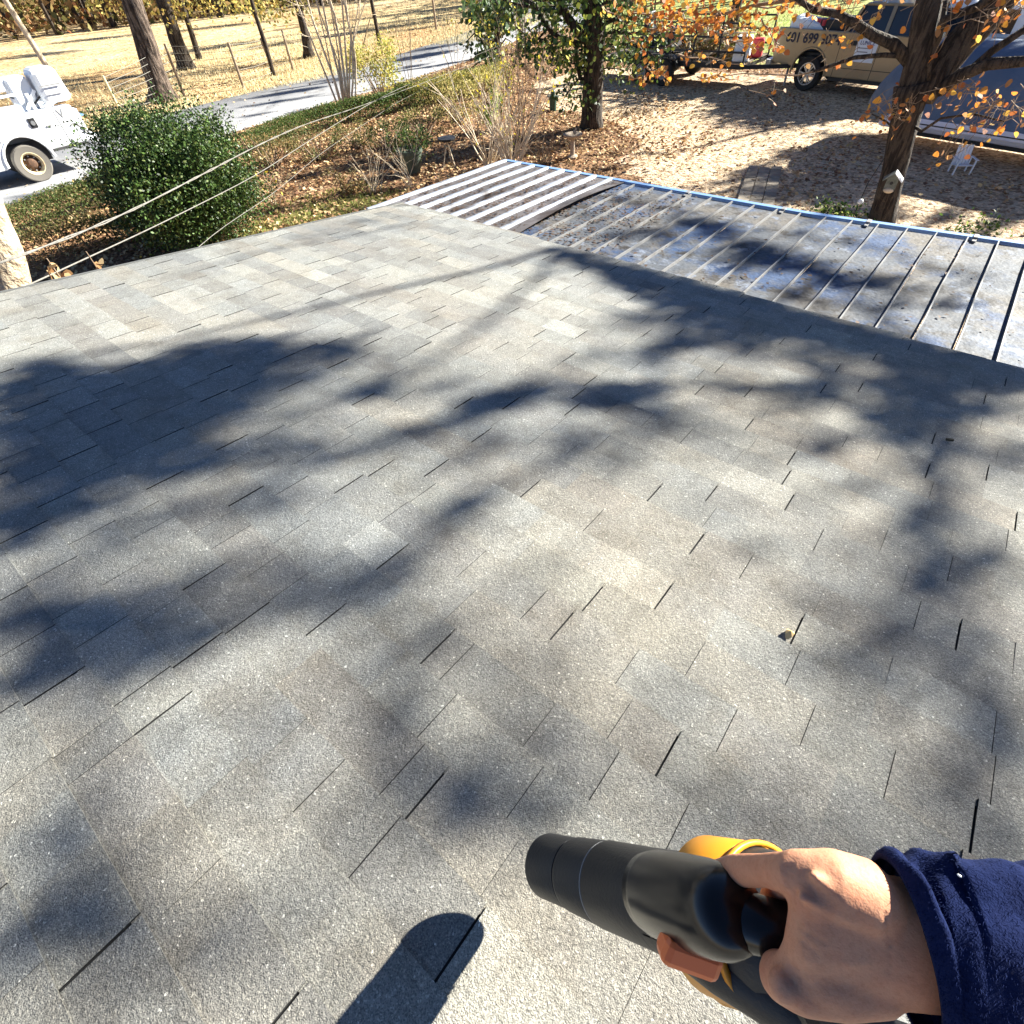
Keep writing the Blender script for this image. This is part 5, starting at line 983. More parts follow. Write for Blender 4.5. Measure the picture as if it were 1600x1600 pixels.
bp = thing('brush_pile', t2(3.8, 0, zb + .1), 'heap of cut brush and pale branches on the front half of the trailer', 'brush pile')
mb = MB()
for _ in range(90):
    c = t2(hr.uniform(2.9, 4.9), hr.uniform(-.8, .8), zb + .15 + abs(hr.normal(0, .3))); d = hr.normal(0, 1, 3) * (1, .6, .35); d /= np.linalg.norm(d); mb.tube([c - d * .5, c + hr.normal(0, .05, 3), c + d * .5], hr.uniform(.01, .035), 5)
mb.build('branches', m_bark_l, bp)
q = np.array([t2(hr.uniform(2.8, 5.0), hr.uniform(-.8, .8), zb + .15 + abs(hr.normal(0, .35))) for _ in range(1500)]); leaves('brush_leaves', q, .14, [(.30, .18, .08), (.2, .22, .06), (.42, .3, .14)], m_leaf, bp, 7, 4)
for k, (x, y, z, sz, mt_, lb) in enumerate([(4.95, -.6, 1.05, (.5, .45, .6), m_white, 'white tub at the front end of the trailer'), (5.1, .2, .95, (.35, .4, .45), bpy.data.materials['red_plastic'], 'red fuel can at the front end of the trailer')]):
    mb = VB(o2, A2); mb.box((x, y, zb + .1 + sz[2] / 2), sz, yawm(.3), taper=.9); o = mb.build(['storage_tub', 'fuel_can'][k], mt_, None, org=t2(x, y, zb + .1), bevel=.04); setp(o, lb, ['tub', 'fuel can'][k])

# covered boat on the right
yb = R(-15); A3 = yawm(yb); pL = G(1372, 197, .35); o3 = pL + A3 @ np.array([-.75, .95, 0]); o3[2] = 0
bt = thing('covered_boat', o3, 'low boat under a taut slate blue cover, parked behind the orange leaved tree', 'boat')
m_cover = mat('slate_blue_cover', (0.075, 0.115, 0.19), .62, spec=.35, var=[('noise', 2.2, (1.35, 1.3, 1.25), .45, .75, 'MULTIPLY')], bump=[(3, .05), (90, .003)])
m_hull = mat('lavender_white_hull', (0.66, 0.66, 0.76), .3)
LB = 6.2; nx_, na = 34, 22; V = []; 
for i in range(nx_):
    t = i / (nx_ - 1); x = LB * t; ln = max(0.0, math.sin(min(1, (t * 5.0)) * math.pi / 2)) ** .7; ln2 = 1.0 if t < .75 else math.cos((t - .75) / .25 * 1.3)
    hw = .12 + .90 * min(ln, ln2 + .15); hh = .10 + 1.12 * min(1, ln ** 1.25) * (1 - .12 * t) * (1 if t < .8 else max(.3, ln2 + .2))
    for j in range(na):
        a = math.pi * j / (na - 1); y = hw * math.copysign(abs(math.cos(a)) ** .72, math.cos(a)); z = .62 + hh * abs(math.sin(a)) ** .85 + .014 * math.sin(x * 7 + j) * math.sin(a)
        if j in (0, na - 1): z -= .05
        V.append([x - .05, y, z])
Fc = [(i * na + j, i * na + j + 1, (i + 1) * na + j + 1, (i + 1) * na + j) for i in range(nx_ - 1) for j in range(na - 1)]
Fc += [tuple(range(na - 1, -1, -1)), tuple((nx_ - 1) * na + j for j in range(na))]
mb = VB(o3, A3); mb.add(V, Fc); mb.build('cover', m_cover, bt, smooth=True)
mb = VB(o3, A3)
for yy in (.3,):
    for x in (1.6, 3.2, 4.7): 
        mb.tube([(x, .97 * math.copysign(abs(math.cos(a)) ** .72, math.cos(a)), .63 + 1.09 * abs(math.sin(a)) ** .85 * (1 - .12 * x / LB)) for a in np.linspace(math.pi * .98, math.pi * .02, 14)], .008, 5)
mb.build('strap', m_blk, bt)
for s_ in (-1, 1):
    mb = VB(o3, A3); mb.bar((.9, s_ * .98, .53), (LB - .2, s_ * .98, .53), .10, .17); mb.build('hull_band', m_hull, bt, bevel=.03)
    mb = VB(o3, A3); mb.bar((.95, s_ * 1.035, .52), (LB - .3, s_ * 1.035, .52), .014, .02); mb.build('rub_rail', m_blk, bt)
mb = VB(o3, A3); mb.box((LB / 2, 0, .42), (LB - 1.2, 1.5, .24)); mb.build('hull_bottom', m_hull, bt, bevel=.08)
for s_ in (-1, 1):
    mb = VB(o3, A3); mb.bar((1.3, s_ * .6, .27), (LB - .6, s_ * .6, .27), .06, .1); mb.build('trailer_beam', m_blk, bt)
    for xc in (5.3,): mb = VB(o3, A3); mb.lathe([(.1, -.09), (.29, -.09), (.29, .09), (.1, .09)], (xc, s_ * .8, .29), (0, 1, 0), 20); mb.build('wheel', m_tyre, bt)

# white vehicle half hidden behind the forked trunk
yv = R(-12); A4 = yawm(yv); o4 = PD(1470, 60, 23.5); o4[2] = 0
vn = thing('white_van', o4, 'bright white vehicle glimpsed between the forked trunks beyond the covered boat', 'van')
mb = VB(o4, A4); prof = [(0, .45), (0, 1.2), (.2, 1.9), (3.0, 1.95), (3.9, 1.25), (4.9, 1.05), (5.0, .5)]; mb.add([[x, y, z] for y in (-.95, .95) for x, z in prof], [tuple(range(7)), tuple(range(13, 6, -1))] + [(i, 7 + i, 7 + (i + 1) % 7, (i + 1) % 7) for i in range(7)]); mb.build('body', m_white, vn, bevel=.06)
mb = VB(o4, A4)
for x in (.55, 1.5, 2.5): mb.box((x, -.957, 1.55), (.8, .012, .45))
mb.build('window', m_glass, vn)
mb = VB(o4, A4); mb.add([[3.02, -.85, 1.9], [3.02, .85, 1.9], [3.85, .85, 1.3], [3.85, -.85, 1.3]], [(0, 3, 2, 1)]); mb.v[-1] = mb.v[-1] + np.array([.03, 0, .03]); mb.build('windscreen', mat('sky_glass', (.10, .3, .4), .1, spec=.8), vn)  # windscreen base colour carries the sky it would reflect
for xc in (.95, 4.1): 
    for s_ in (-1, 1): wheel(o4, A4, (xc, s_ * .87, .34), .34, .22, .21, vn, 5, s_)

# white service truck with a boom on the road at the left
wt = G(69, 283); A5 = yawm(R(-90)); o5 = wt - A5 @ np.array([0, 0, 0])          # local x forward (towards -Y), local -y is the side ... facing the house
A5 = yawm(R(-92)); Ws = 1.0
# local y left of a truck driving towards -Y points to +X: the side facing the house
o5 = wt - A5 @ np.array([1.55, Ws - .10, 0])
st_ = thing('service_truck', o5, 'white service truck with boom, bucket and rack on the road at the left edge', 'truck')
def s5(x, y, z): return A5 @ np.array([x, y, z]) + o5
RT5 = .42
for s_ in (1, -1):
    prof = [(-.05, .62), (1.55 - .60, .62)] + arc_cut(1.55, .46, .56) + [(1.55 + .60, .42), (4.1, .42), (4.15, .6)] + [(4.15, 1.42), (-.05, 1.42)]
    mb = VB(o5, A5); y0, y1 = sorted((s_ * (Ws - .42), s_ * Ws)); n_ = len(prof)
    mb.add([[p[0], t_, p[1]] for t_ in (y0, y1) for p in prof], [tuple(range(n_ - 1, -1, -1)), tuple(range(n_, 2 * n_))] + [(i, (i + 1) % n_, n_ + (i + 1) % n_, n_ + i) for i in range(n_)]); mb.build('service_body', m_white, st_, bevel=.03)
    mb = VB(o5, A5); yy = s_ * (Ws + .002)
    for x in (.42, 2.55, 3.35): mb.box((x, yy, 1.0), (.012, .008, .72))
    mb.box((2.9, yy, 1.28), (2.2, .008, .012)); mb.build('door_gap', m_grey, st_)
    mb = VB(o5, A5); mb.tube([(1.55 + .58 * math.cos(a), s_ * (Ws + .005), .46 + .58 * math.sin(a)) for a in np.linspace(0, math.pi, 14)], .035, 6); mb.build('arch_trim', m_white, st_)
    wheel(o5, A5, (1.55, s_ * (Ws - .16), RT5), RT5, .26, .26, st_, 6, s_, tm=m_tyred, rm=mat('rusty_cream_rim', (.62, .52, .33), .5, var=[('noise', 8, (.4, .25, .15), .5, .65, 'MIX')]), style='steel')
    wheel(o5, A5, (5.2, s_ * (Ws - .16), RT5), RT5, .26, .26, st_, 6, s_, tm=m_tyred, style='steel')
mb = VB(o5, A5); mb.box((2.0, 0, .75), (4.1, 1.2, .5)); mb.build('bed_floor', m_grey, st_)
mb = VB(o5, A5); mb.box((1.55, 0, .62), (1.1, 1.6, .45)); mb.build('wheel_well', m_blk, st_)
mb = VB(o5, A5); mb.box((5.3, 0, .95), (2.2, 1.96, .75)); mb.build('cab', m_white, st_, bevel=.08)
mb = VB(o5, A5); V = [[x, y * (.9 if z < 1.5 else .75), z] for z, x0, x1 in ((1.32, 4.2, 5.9), (2.0, 4.3, 5.3)) for x in (x0, x1) for y in (-1, 1)]; mb.add(V, [(0, 2, 3, 1), (4, 5, 7, 6), (0, 1, 5, 4), (2, 6, 7, 3), (0, 4, 6, 2), (1, 3, 7, 5)]); mb.build('cab_glass', m_glass, st_)
mb = VB(o5, A5); mb.box((4.8, 0, 2.03), (1.15, 1.55, .08)); mb.build('cab_roof', m_white, st_, bevel=.03)
mb = VB(o5, A5); mb.box((1.02, Ws + .006, 1.22), (.16, .02, .2)); fd = mb.build('fuel_door', m_blk, st_); mb = VB(o5, A5); mb.lathe([(.05, 0), (.05, .03)], (1.02, Ws + .01, 1.22), (0, 1, 0), 12); mb.build('fuel_cap', m_alloy, fd)
# rear bumper, step and plate side
mb = VB(o5, A5); mb.box((-.2, 0, .62), (.35, 1.95, .16)); mb.build('bumper', m_white, st_, bevel=.03)
mb = VB(o5, A5); mb.box((-.11, .55, 1.02), (.10, .8, .6)); mb.build('tail_panel', m_white, st_, bevel=.02)
mb = VB(o5, A5); mb.box((1.6, .1, 1.12), (3.9, 1.1, .03)); mb.box((2.6, 0, 1.28), (.8, .9, .34)); o = mb.build('blue_bin', mat('blue_plastic', (.10, .22, .45), .5), None, org=s5(2.6, 0, 1.1), bevel=.03); setp(o, 'blue bin in the bed of the white service truck', 'bin')
for x in (.75, 2.05, 3.2):
    for y in (Ws - .12, -(Ws - .12)): mb = VB(o5, A5); mb.bar((x, y, 1.42), (x, y, 1.78), .07, .07, up=(0, 1, 0)); mb.build('rack_post', m_white, st_)
for y in (Ws - .12, -(Ws - .12)): mb = VB(o5, A5); mb.bar((.9, y, 1.80), (4.0, y, 1.80), .07, .05); mb.build('rack_rail', m_white, st_)
mb = VB(o5, A5); mb.box((3.0, .45, 1.98), (4.6, .3, .26)); mb.build('boom', m_white, st_, bevel=.04)
mb = VB(o5, A5); mb.box((.75, .35, 1.82), (.5, .6, .55)); mb.tube([(.7, .35, 1.2), (.7, .35, 2.0)], .2, 14); mb.build('turret', m_white, st_, bevel=.05)
mb = VB(o5, A5); mb.box((.1, .5, 1.85), (.72, .8, .72), taper=.84); mb.build('bucket', m_white, st_, bevel=.12)
mb = VB(o5, A5); mb.bar((.5, .75, 1.45), (-.05, .75, 1.6), .10, .10); mb.bar((.9, .7, 1.45), (.5, .7, 1.8), .07, .07); mb.build('bucket_strut', m_white, st_)
mb = VB(o5, A5)
for x in (.42 + .28, 2.9, 3.7): mb.box((x, Ws + .012, 1.1), (.12, .02, .035))
setp(mb.build('latch', m_grey, st_), kind='stuff')
mb = VB(o5, A5); mb.box((-.075, Ws - .12, 1.02), (.03, .1, .22)); mb.build('tail_light', m_red, st_)
mb = VB(o5, A5); mb.tube([(.7, .62, 1.5), (.3, .75, 1.75), (.0, .8, 1.9)], .02, 6); mb.tube([(.8, .55, 1.6), (1.4, .6, 1.9), (2.2, .6, 2.0)], .018, 6); mb.build('hydraulic_hose', m_blk, st_)
mb = VB(o5, A5); mb.box((.12, .92, 1.86), (.5, .02, .03)); mb.box((.12, .92, 1.70), (.4, .02, .02)); mb.build('bucket_step', m_grey, st_)
rg5 = A5 @ np.array([-1, 0, 0])
text_on('S', .22, s5(2.05, Ws + .008, 1.2), rg5, (0, 0, 1), m_grey, st_); text_on('M', .16, s5(1.98, Ws + .008, 1.02), rg5, (0, 0, 1), m_grey, st_); text_on('V', .26, s5(.28, Ws + .008, 1.28), rg5, (0, 0, 1), m_grey, st_)
mb = VB(o5, A5); mb.add([[2.5, Ws + .006, .98], [2.2, Ws + .006, .98], [2.32, Ws + .006, .83], [2.5, Ws + .008, .98], [2.2, Ws + .008, .98], [2.32, Ws + .008, .83]], [(3, 4, 5), (0, 2, 1)]); mb.build('arrow_mark', mat('maroon_decal', (.2, .07, .1), .5), st_)
mb = VB(o5, A5)
for k in range(14): a = k * .5; mb.bar((.2 - .035 * k, Ws + .006, 1.02 + .06 * math.sin(a) - .014 * k), (.165 - .035 * k, Ws + .006, 1.02 + .06 * math.sin(a + .5) - .014 * (k + 1)), .03, .006 + .03 * (k % 3 == 0), up=(0, 1, 0))
mb.box((-.06, Ws - .05, .86), (.1, .12, .12), yawm(.6)); mb.build('scroll_decal', m_grey, st_)

# ------------------------------------------------------------------ small things in the yard
# birdhouse on the forked tree
c = PD(1394, 284, DT - .36); AB_s = .8; bh = thing('birdhouse', c - (0, 0, .12), 'small grey wooden birdhouse with a tilted roof nailed to the orange leaved tree trunk', 'birdhouse')
tc_ = (CAM - c) * (1, 1, 0); tc_ /= np.linalg.norm(tc_); rt_ = np.cross((0, 0, 1), tc_); AB = np.array([rt_, tc_, (0, 0, 1)]).T * .82
m_bh = mat('grey_green_wood', (.17, .18, .15), .8, var=[('noise', 20, (.6, .6, .6), .4, .7, 'MULTIPLY')])
class LB_(VB): pass
mb = VB(c, AB); pf = [(-.10, -.14), (.10, -.14), (.10, .06), (0, .15), (-.10, .06)]; mb.add([[x, y, z] for y in (-.09, .09) for x, z in pf], [tuple(range(4, -1, -1)), tuple(range(5, 10))] + [(i, (i + 1) % 5, 5 + (i + 1) % 5, 5 + i) for i in range(5)]); mb.build('box', m_bh, bh)
for s_ in (-1, 1): mb = VB(c, AB); mb.bar((s_ * -.005, 0, .175), (s_ * .17, 0, .035), .26, .016, up=(0, 0, 1)); mb.build('roof_panel', m_signw if s_ > 0 else m_bh, bh)
mb = VB(c, AB); mb.lathe([(.03, 0), (.03, .006)], (0, .09, .0), (0, 1, 0), 14); mb.build('entrance', m_blk, bh)
mb = VB(c, AB); mb.ell((0, .10, -.13), (.09, .06, .045)); mb.build('perch_ledge', m_bark_l, bh)
# small white adirondack chairs
m_wp = mat('white_chair_paint', (.72, .72, .75), .5)
def chair(base, yaw_, w, lb):
    AC = yawm(yaw_) * .68; t = thing('garden_chair', base, lb, 'chair', 'small white garden chairs')
    for k in range(5): mb = VB(base, AC); x = (-.5 + (k + .5) / 5) * w; mb.bar((x, .16, .18), (x, .30, .62 + .05 * math.cos((k - 2) * .8)), w / 5 - .012, .014, up=(0, 1, 0)) if False else mb.box((x, .24, .40), (w / 5 - .012, .014, .50), np.array([[1, 0, 0], [0, .95, .3], [0, -.3, .95]])); mb.build('back_slat', m_wp, t)
    for k in range(5): mb = VB(base, AC); mb.box((0, -.2 + k * .075, .24 - k * .012), (w, .062, .014)); mb.build('seat_slat', m_wp, t)
    for s_ in (-1, 1):
        mb = VB(base, AC); mb.box((s_ * (w / 2 + .03), -.02, .38), (.07, .46, .016)); mb.build('armrest', m_wp, t)
        for y in (-.2, .16): mb = VB(base, AC); mb.box((s_ * (w / 2 + .015), y, .19), (.03, .05, .38)); mb.build('leg', m_wp, t)
    return t
chair(G(1497, 270), R(28), .42, 'small white slatted garden chair on the leaf strewn yard below the covered boat')
# second: open frame, standing by the boat
base = G(1562, 214, .0); t = thing('garden_chair', base + (0, 0, 0), 'white open framed low chair in front of the covered boat hull', 'chair', 'small white garden chairs'); AC = yawm(R(20))
mb = VB(base, AC); mb.tube([(-.22, -.2, 0.45), (.24, -.2, .45), (.24, .2, .45), (-.22, .2, .45), (-.22, -.2, .45)], .018, 6); mb.build('seat_frame', m_wp, t)
for x in (-.2, 0, .2): mb = VB(base, AC); mb.tube([(x, .2, .45), (x, .3, .82)], .014, 6); mb.build('back_rod', m_wp, t)
for x in (-.22, .24):
    for y in (-.2, .2): mb = VB(base, AC); mb.tube([(x, y, 0), (x, y, .45)], .016, 6); mb.build('leg', m_wp, t)
mb = VB(base, AC); mb.tube([(-.22, .3, .82), (.24, .3, .82)], .016, 6); mb.build('top_rail', m_wp, t)
# stone path bricks
pth = thing('paver_path', G(1188, 300), 'short path of grey brown brick pavers running to the porch roof', 'path')
m_pav = mat('concrete_paver', (.30, .255, .20), .9, objrand=.22, var=[('noise', 14, (.75, .72, .68), .4, .7, 'MULTIPLY')], bump=[(60, .004)])
a0 = G(1195, 263); a1 = G(1176, 332); dv = a1 - a0; Lp = np.linalg.norm(dv); dv /= Lp; sd = np.cross((0, 0, 1), dv); AP = np.array([dv, sd, (0, 0, 1)]).T
pr = np.random.default_rng(3); base_me = None
for i in range(int(Lp / .212)):
    for j in range(3):
        x = i * .212 + .1 + (0.05 if j % 2 else 0); y = (j - 1) * .235; mb = VB(a0, AP)
        if base_me is None: mb2 = VB((0, 0, 0), np.eye(3)); mb2.box((0, 0, 0), (.2, .22, .05)); base_me = mb2.mesh('paver', m_pav)
        o = bpy.data.objects.new('paver', base_me); COL.objects.link(o); o.parent = pth; w_ = AP @ np.array([x, y, .022 + pr.uniform(-.006, .006)]) + a0 - loc_of(pth); o.location = tuple(w_); o.rotation_euler = (pr.normal(0, .02), pr.normal(0, .02), math.atan2(dv[1], dv[0]) + pr.normal(0, .02))
# big plant pot with dead twigs, table beside it
m_pot = mat('mossy_green_pot', (.085, .11, .085), .6, var=[('noise', 8, (.55, .55, .5), .4, .7, 'MULTIPLY')])
b = G(645, 270); t = thing('plant_pot', b, 'large dark green plant pot with dead twigs in the shaded bed', 'plant pot')
mb = MB(); mb.lathe([(.19, 0), (.22, .1), (.30, .42), (.325, .43), (.325, .50), (.29, .50), (.28, .44), (.02, .42)], b, n=24); mb.build('pot', m_pot, t, smooth=False)
mb = MB(); tips = []
for _ in range(14): dvv = rg.normal(0, 1, 3); dvv[2] = abs(dvv[2]); grow(mb, tips, b + (rg.normal(0, .1), rg.normal(0, .1), .42), dvv, .5, .008, 1, rg, n=4)
mb.build('dead_plant', m_twig, t); leaves('foliage', around(tips, 3, .04, rg), .07, DKG + [(.2, .14, .06)], m_leaf, t, 44, 4)
b = G(708, 262); t = thing('plant_stand', b, 'thin legged dark stand beside the big plant pot', 'plant stand')
mb = MB(); mb.lathe([(.2, .55), (.22, .57), (.22, .6), (.02, .61)], b + (-.15, 0.05, 0), n=16); mb.build('tray', m_blk, t)
for a in (0, 2.1, 4.2): mb = MB(); mb.tube([b + (-.15, .05, .56), b + (-.15 + .18 * math.cos(a), .05 + .18 * math.sin(a), 0)], .012, 5); mb.build('leg', m_bark_l, t)
# small green post lamp / marker
b = G(864, 174); t = thing('garden_marker', b, 'small dark green post with a round cap left of the thick trunk', 'marker')
mb = MB(); mb.lathe([(.10, 0), (.115, .28), (.13, .30), (.13, .33), (.10, .34)], b, n=14); mb.build('base', mat('dark_green_enamel', (.03, .07, .05), .4), t)
mb = MB(); mb.lathe([(.15, .35), (.17, .37), (.15, .385), (.05, .40)], b, n=16); mb.box(b + (0, 0, .37), (.42, .06, .04)); mb.build('saucer', m_pot, t)
mb = MB(); mb.ell(b + (0, 0, .46), (.07, .07, .09)); mb.build('finial', bpy.data.materials['dark_green_enamel'], t, smooth=True)
# small stone bird bath
m_stone = mat('pale_stone', (.38, .31, .24), .9, var=[('noise', 20, (.6, .55, .5), .4, .7, 'MULTIPLY')], bump=[(40, .01)])
b = G(894, 247); t = thing('bird_bath', b, 'small pale stone bird bath among the leaves between the metal roof and the thick trunk', 'bird bath')
mb = MB(); mb.lathe([(.13, 0), (.14, .04), (.06, .08), (.05, .36), (.08, .40)], b, n=14); mb.build('pedestal', m_stone, t)
mb = MB(); mb.lathe([(.07, .40), (.22, .46), (.24, .50), (.21, .50), (.02, .45)], b, n=18); mb.build('bowl', m_stone, t)
mb = MB(); mb.ell(b + (.05, 0, .54), (.05, .035, .05)); mb.ell(b + (.09, 0, .6), (.025, .025, .03)); mb.build('finial', m_stone, t, smooth=True)
# terracotta pots at the road bend
m_tc = mat('brown_clay', (.16, .07, .04), .8)
for px, py, s_, lb in [(768, 141, .16, 'larger brown clay pot on the dry grass by the road bend'), (793, 125, .13, 'smaller brown clay pot lying behind the larger one by the road bend')]:
    b = G(px, py); mb = MB(); mb.lathe([(s_ * .7, 0), (s_, s_ * 1.5), (s_ * 1.12, s_ * 1.5), (s_ * 1.12, s_ * 1.8), (s_ * .85, s_ * 1.8), (s_ * .8, s_ * 1.4)], b, n=16); o = mb.build('clay_pot', m_tc, None, org=b); setp(o, lb, 'pot')
# shepherd's hook and solar light near the porch edge
b = G(1330, 345); t = thing('garden_hook', b, 'thin dark garden hook with a small glass globe beside the forked tree base', 'garden hook')
mb = MB(); mb.tube([b, b + (0.02, 0, .6), b + (.10, 0, .95)], .008, 5); mb.build('rod', m_blk, t)
mb = MB(); mb.ell(b + (.03, -.05, .33), (.045, .045, .045)); mb.build('globe', m_signw, t, smooth=True)
sp_ = around([G(1300, 340), G(1320, 338), G(1290, 332), G(1345, 350), G(1540, 360), G(1500, 366)], 90, .16, rg); sp_[:, 2] = np.abs(sp_[:, 2]) * .6 + .02
setp(leaves('ground_weeds', sp_, .07, DKG + [(.3, .34, .1)], m_leaf, None, 45, 4), 'small green weeds beside the porch roof edge', 'weeds', kind='stuff')
# yellow leaf on the shingles and a few crumbs
p = roof_px(1231, 993) + RN * .012; mb = MB(); V = []
for k in range(10): a = k * .628; V.append(p + np.array([math.cos(a), 0, 0]) * .012 + RD * math.sin(a) * .02 + RN * (.008 * math.cos(2 * a)))
V.append(p + RN * .012); mb.add(V, [(k, (k + 1) % 10, 10) for k in range(10)]); o = mb.build('fallen_leaf', mat('tan_leaf', (.75, .5, .22), .6), None, org=p); setp(o, 'single curled tan leaf lying on the shingles above the hand', 'leaf')
p = roof_px(1481, 691) + RN * .014; mb = MB(); mb.box(p, (.028, .011, .008), yawm(.4)); o = mb.build('wood_chip', mat('dark_chip', (.05, .04, .02), .8), None, org=p); setp(o, 'small dark wood chip on the shingles at the right', 'wood chip')
# ------------------------------------------------------------------ cables to the house
m_cable = mat('weathered_white_cable', (.18, .168, .15), .7, var=[('noise', 30, (.6, .6, .6), .45, .65, 'MULTIPLY')])
cables = [([(-40, 425, 5.6), (20, 408, 5.8), (120, 366, 6.4), (200, 335, 7.0), (250, 306, 7.6), (300, 281, 8.4), (352, 254, 9.4), (400, 228, 10.6), (470, 196, 12.4), (552, 170, 15), (660, 130, 20), (800, 75, 30), (980, 8, 48)], .011, 'upper thick white cable sagging across the dark bush'),
          ([(0, 466, 4.7), (60, 440, 5.1), (130, 404, 5.6), (200, 375, 6.3), (300, 325, 7.6), (400, 275, 9.2), (470, 228, 10.8), (560, 172, 13), (607, 146, 15), (700, 105, 20), (830, 50, 32), (960, -5, 48)], .006, 'middle thinner white cable below the thick one'),
          ([(290, 404, 5.9), (310, 385, 6.3), (350, 352, 7.0), (400, 322, 7.8), (445, 288, 9), (500, 240, 10.6), (560, 200, 12.4), (620, 160, 15), (720, 110, 22), (860, 40, 40)], .0035, 'lowest thin cable leaving the roof edge by the bush')]
for L, r_, lb in cables:
    P = np.array([PD(x, y, d) for x, y, d in L]); d = np.r_[0, np.cumsum(np.linalg.norm(np.diff(P, axis=0), axis=1))]; tt = np.linspace(0, d[-1], 90); Q = np.stack([np.interp(tt, d, P[:, k]) for k in range(3)], 1)
    for _ in range(3): Q[1:-1] = (Q[:-2] + Q[1:-1] * 2 + Q[2:]) / 4
    mb = MB(); ph = tt * 5
    if r_ > .01:
        for w_ in (0, math.pi): mb.tube(Q + np.stack([0 * ph, .4 * r_ * np.cos(ph + w_), .8 * r_ * np.sin(ph + w_)], 1) * np.interp(np.linspace(0, 1, len(Q)), [0, .15, .3, 1], [1, .9, .5, .4])[:, None], np.interp(np.linspace(0, 1, len(Q)), [0, .15, .3, 1], [.6, .5, .3, .25]) * r_, 6)
    else: mb.tube(Q, np.interp(np.linspace(0, 1, len(Q)), [0, .2, .45, 1], [r_, r_ * .8, r_ * .55, r_ * .5]), 6)
    o = mb.build('cable', m_cable, None, org=Q[0], smooth=True); setp(o, lb, 'cable', 'white cables at the left')
for px, py, n_, lb in [(88, 425, 16, 'cluster of dry curled leaves hooked on the cable by the pale trunk'), (148, 414, 6, 'small pair of dry leaves hanging right of the larger dry cluster')]:
    c = PD(px, py, 5.25); q = c + rg.normal(0, .04, (n_, 3)); t = thing('dry_leaves', c, lb, 'dry leaves'); leaves('foliage', q, .075, [(.5, .33, .16), (.4, .22, .1), (.6, .45, .25)], m_leaf, t, px, 6, hang=1.5); mb = MB(); mb.tube([c + (0, 0, .1), c, c - (0, 0, .08)], .005, 5); mb.build('stem', m_twig, t)

# ------------------------------------------------------------------ leaf blower
m_bp = mat('matt_black_plastic', (.014, .014, .015), .5, spec=.4, var=[('noise', 25, (3.2, 3.0, 2.7), .60, .78, 'MULTIPLY')], bump=[(200, .0006), (900, .0002)])
m_bg = mat('gloss_black_plastic', (.004, .0045, .006), .24, spec=.40)
m_yel = mat('yellow_plastic', (.60, .24, .012), .45)
m_org = mat('orange_trigger', (.75, .16, .04), .35)
T_ = C(857, 1352, .945); B_ = C(1085, 1420, .66); ax = (B_ - T_); LT = np.linalg.norm(ax); ax /= LT
bw = thing('leaf_blower', C(1150, 1470, .58), 'black and yellow handheld leaf blower pointing left over the shingles', 'leaf blower')
mb = MB(); mb.lathe([(0.0497, 0), (0.0468, .002), (0.0444, .002), (0.0435, .10), (0.0010, .11)], T_, ax, 40); mb.v[-1] = mb.v[-1]; mb.build('nozzle_bore', m_bp, bw, smooth=False)
mb = MB(); mb.lathe([(0.0501, .0), (0.0511, .004), (0.0520, .09), (0.0511, .094), (0.0511, .096)], T_, ax, 48); mb.build('nozzle', m_bp, bw, smooth=True)
mb = MB(); mb.lathe([(.0512, .097), (.0535, .098), (.0540, .103), (.0568, .18), (.0562, .182)], T_, ax, 48); mb.build('coupling', m_bp, bw, smooth=True)
mb = MB(); mb.lathe([(.056, .183), (.0578, .185), (.0590, LT * .8), (.061, LT), (.063, LT + .06)], T_, ax, 48); mb.build('tube', m_bp, bw, smooth=True)
for k, (t_, r_) in enumerate([(.093, .0526), (.182, .0572), (LT * .86, .0597)]):
    mb = MB(); mb.lathe([(r_ - .002, -.0012), (r_, -.0008), (r_, .0008), (r_ - .002, .0012)], T_ + ax * t_, ax, 48, closed=True); mb.build('seam', m_grey if k == 1 else m_blk, bw, smooth=True)
sidev = np.cross(ax, CM[2]); sidev /= np.linalg.norm(sidev)
for k in range(4):
    mb = MB(); p = T_ + ax * (.055 + k * .009); lw = .0545
    a_ = -1.9; dirv = math.cos(a_) * -CM[2] + math.sin(a_) * -CM[1]; dirv -= ax * (dirv @ ax); dirv /= np.linalg.norm(dirv); mb.box(p + dirv * .0545, (.004, .016, .0016), np.array([ax, np.cross(dirv, ax), dirv]).T); mb.build('grip_mark', m_blk, bw)
# fan shroud and body
dn = -CM[2]; upv = CM[1] * -1
bodyc = C(1128, 1428, .635)
mb = MB(); mb.lathe([(.062, -.06), (.070, -.045), (.078, -.01), (.079, .03), (.076, .07), (.062, .10), (.03, .115)], bodyc + ax * .02, ax, 40); mb.build('fan_housing', m_bp, bw, smooth=True)
mb = MB(); mb.lathe([(.0800, -.030), (.0822, -.027), (.0825, .040), (.0800, .043)], bodyc + ax * .015, ax, 48, closed=True); mb.build('shroud', m_yel, bw, smooth=True)
mb = MB(); mb.lathe([(.0795, .047), (.0850, .048), (.0850, .054), (.0795, .055)], bodyc + ax * .015, ax, 48, closed=True); mb.build('shroud_rim', m_yel, bw, smooth=True)
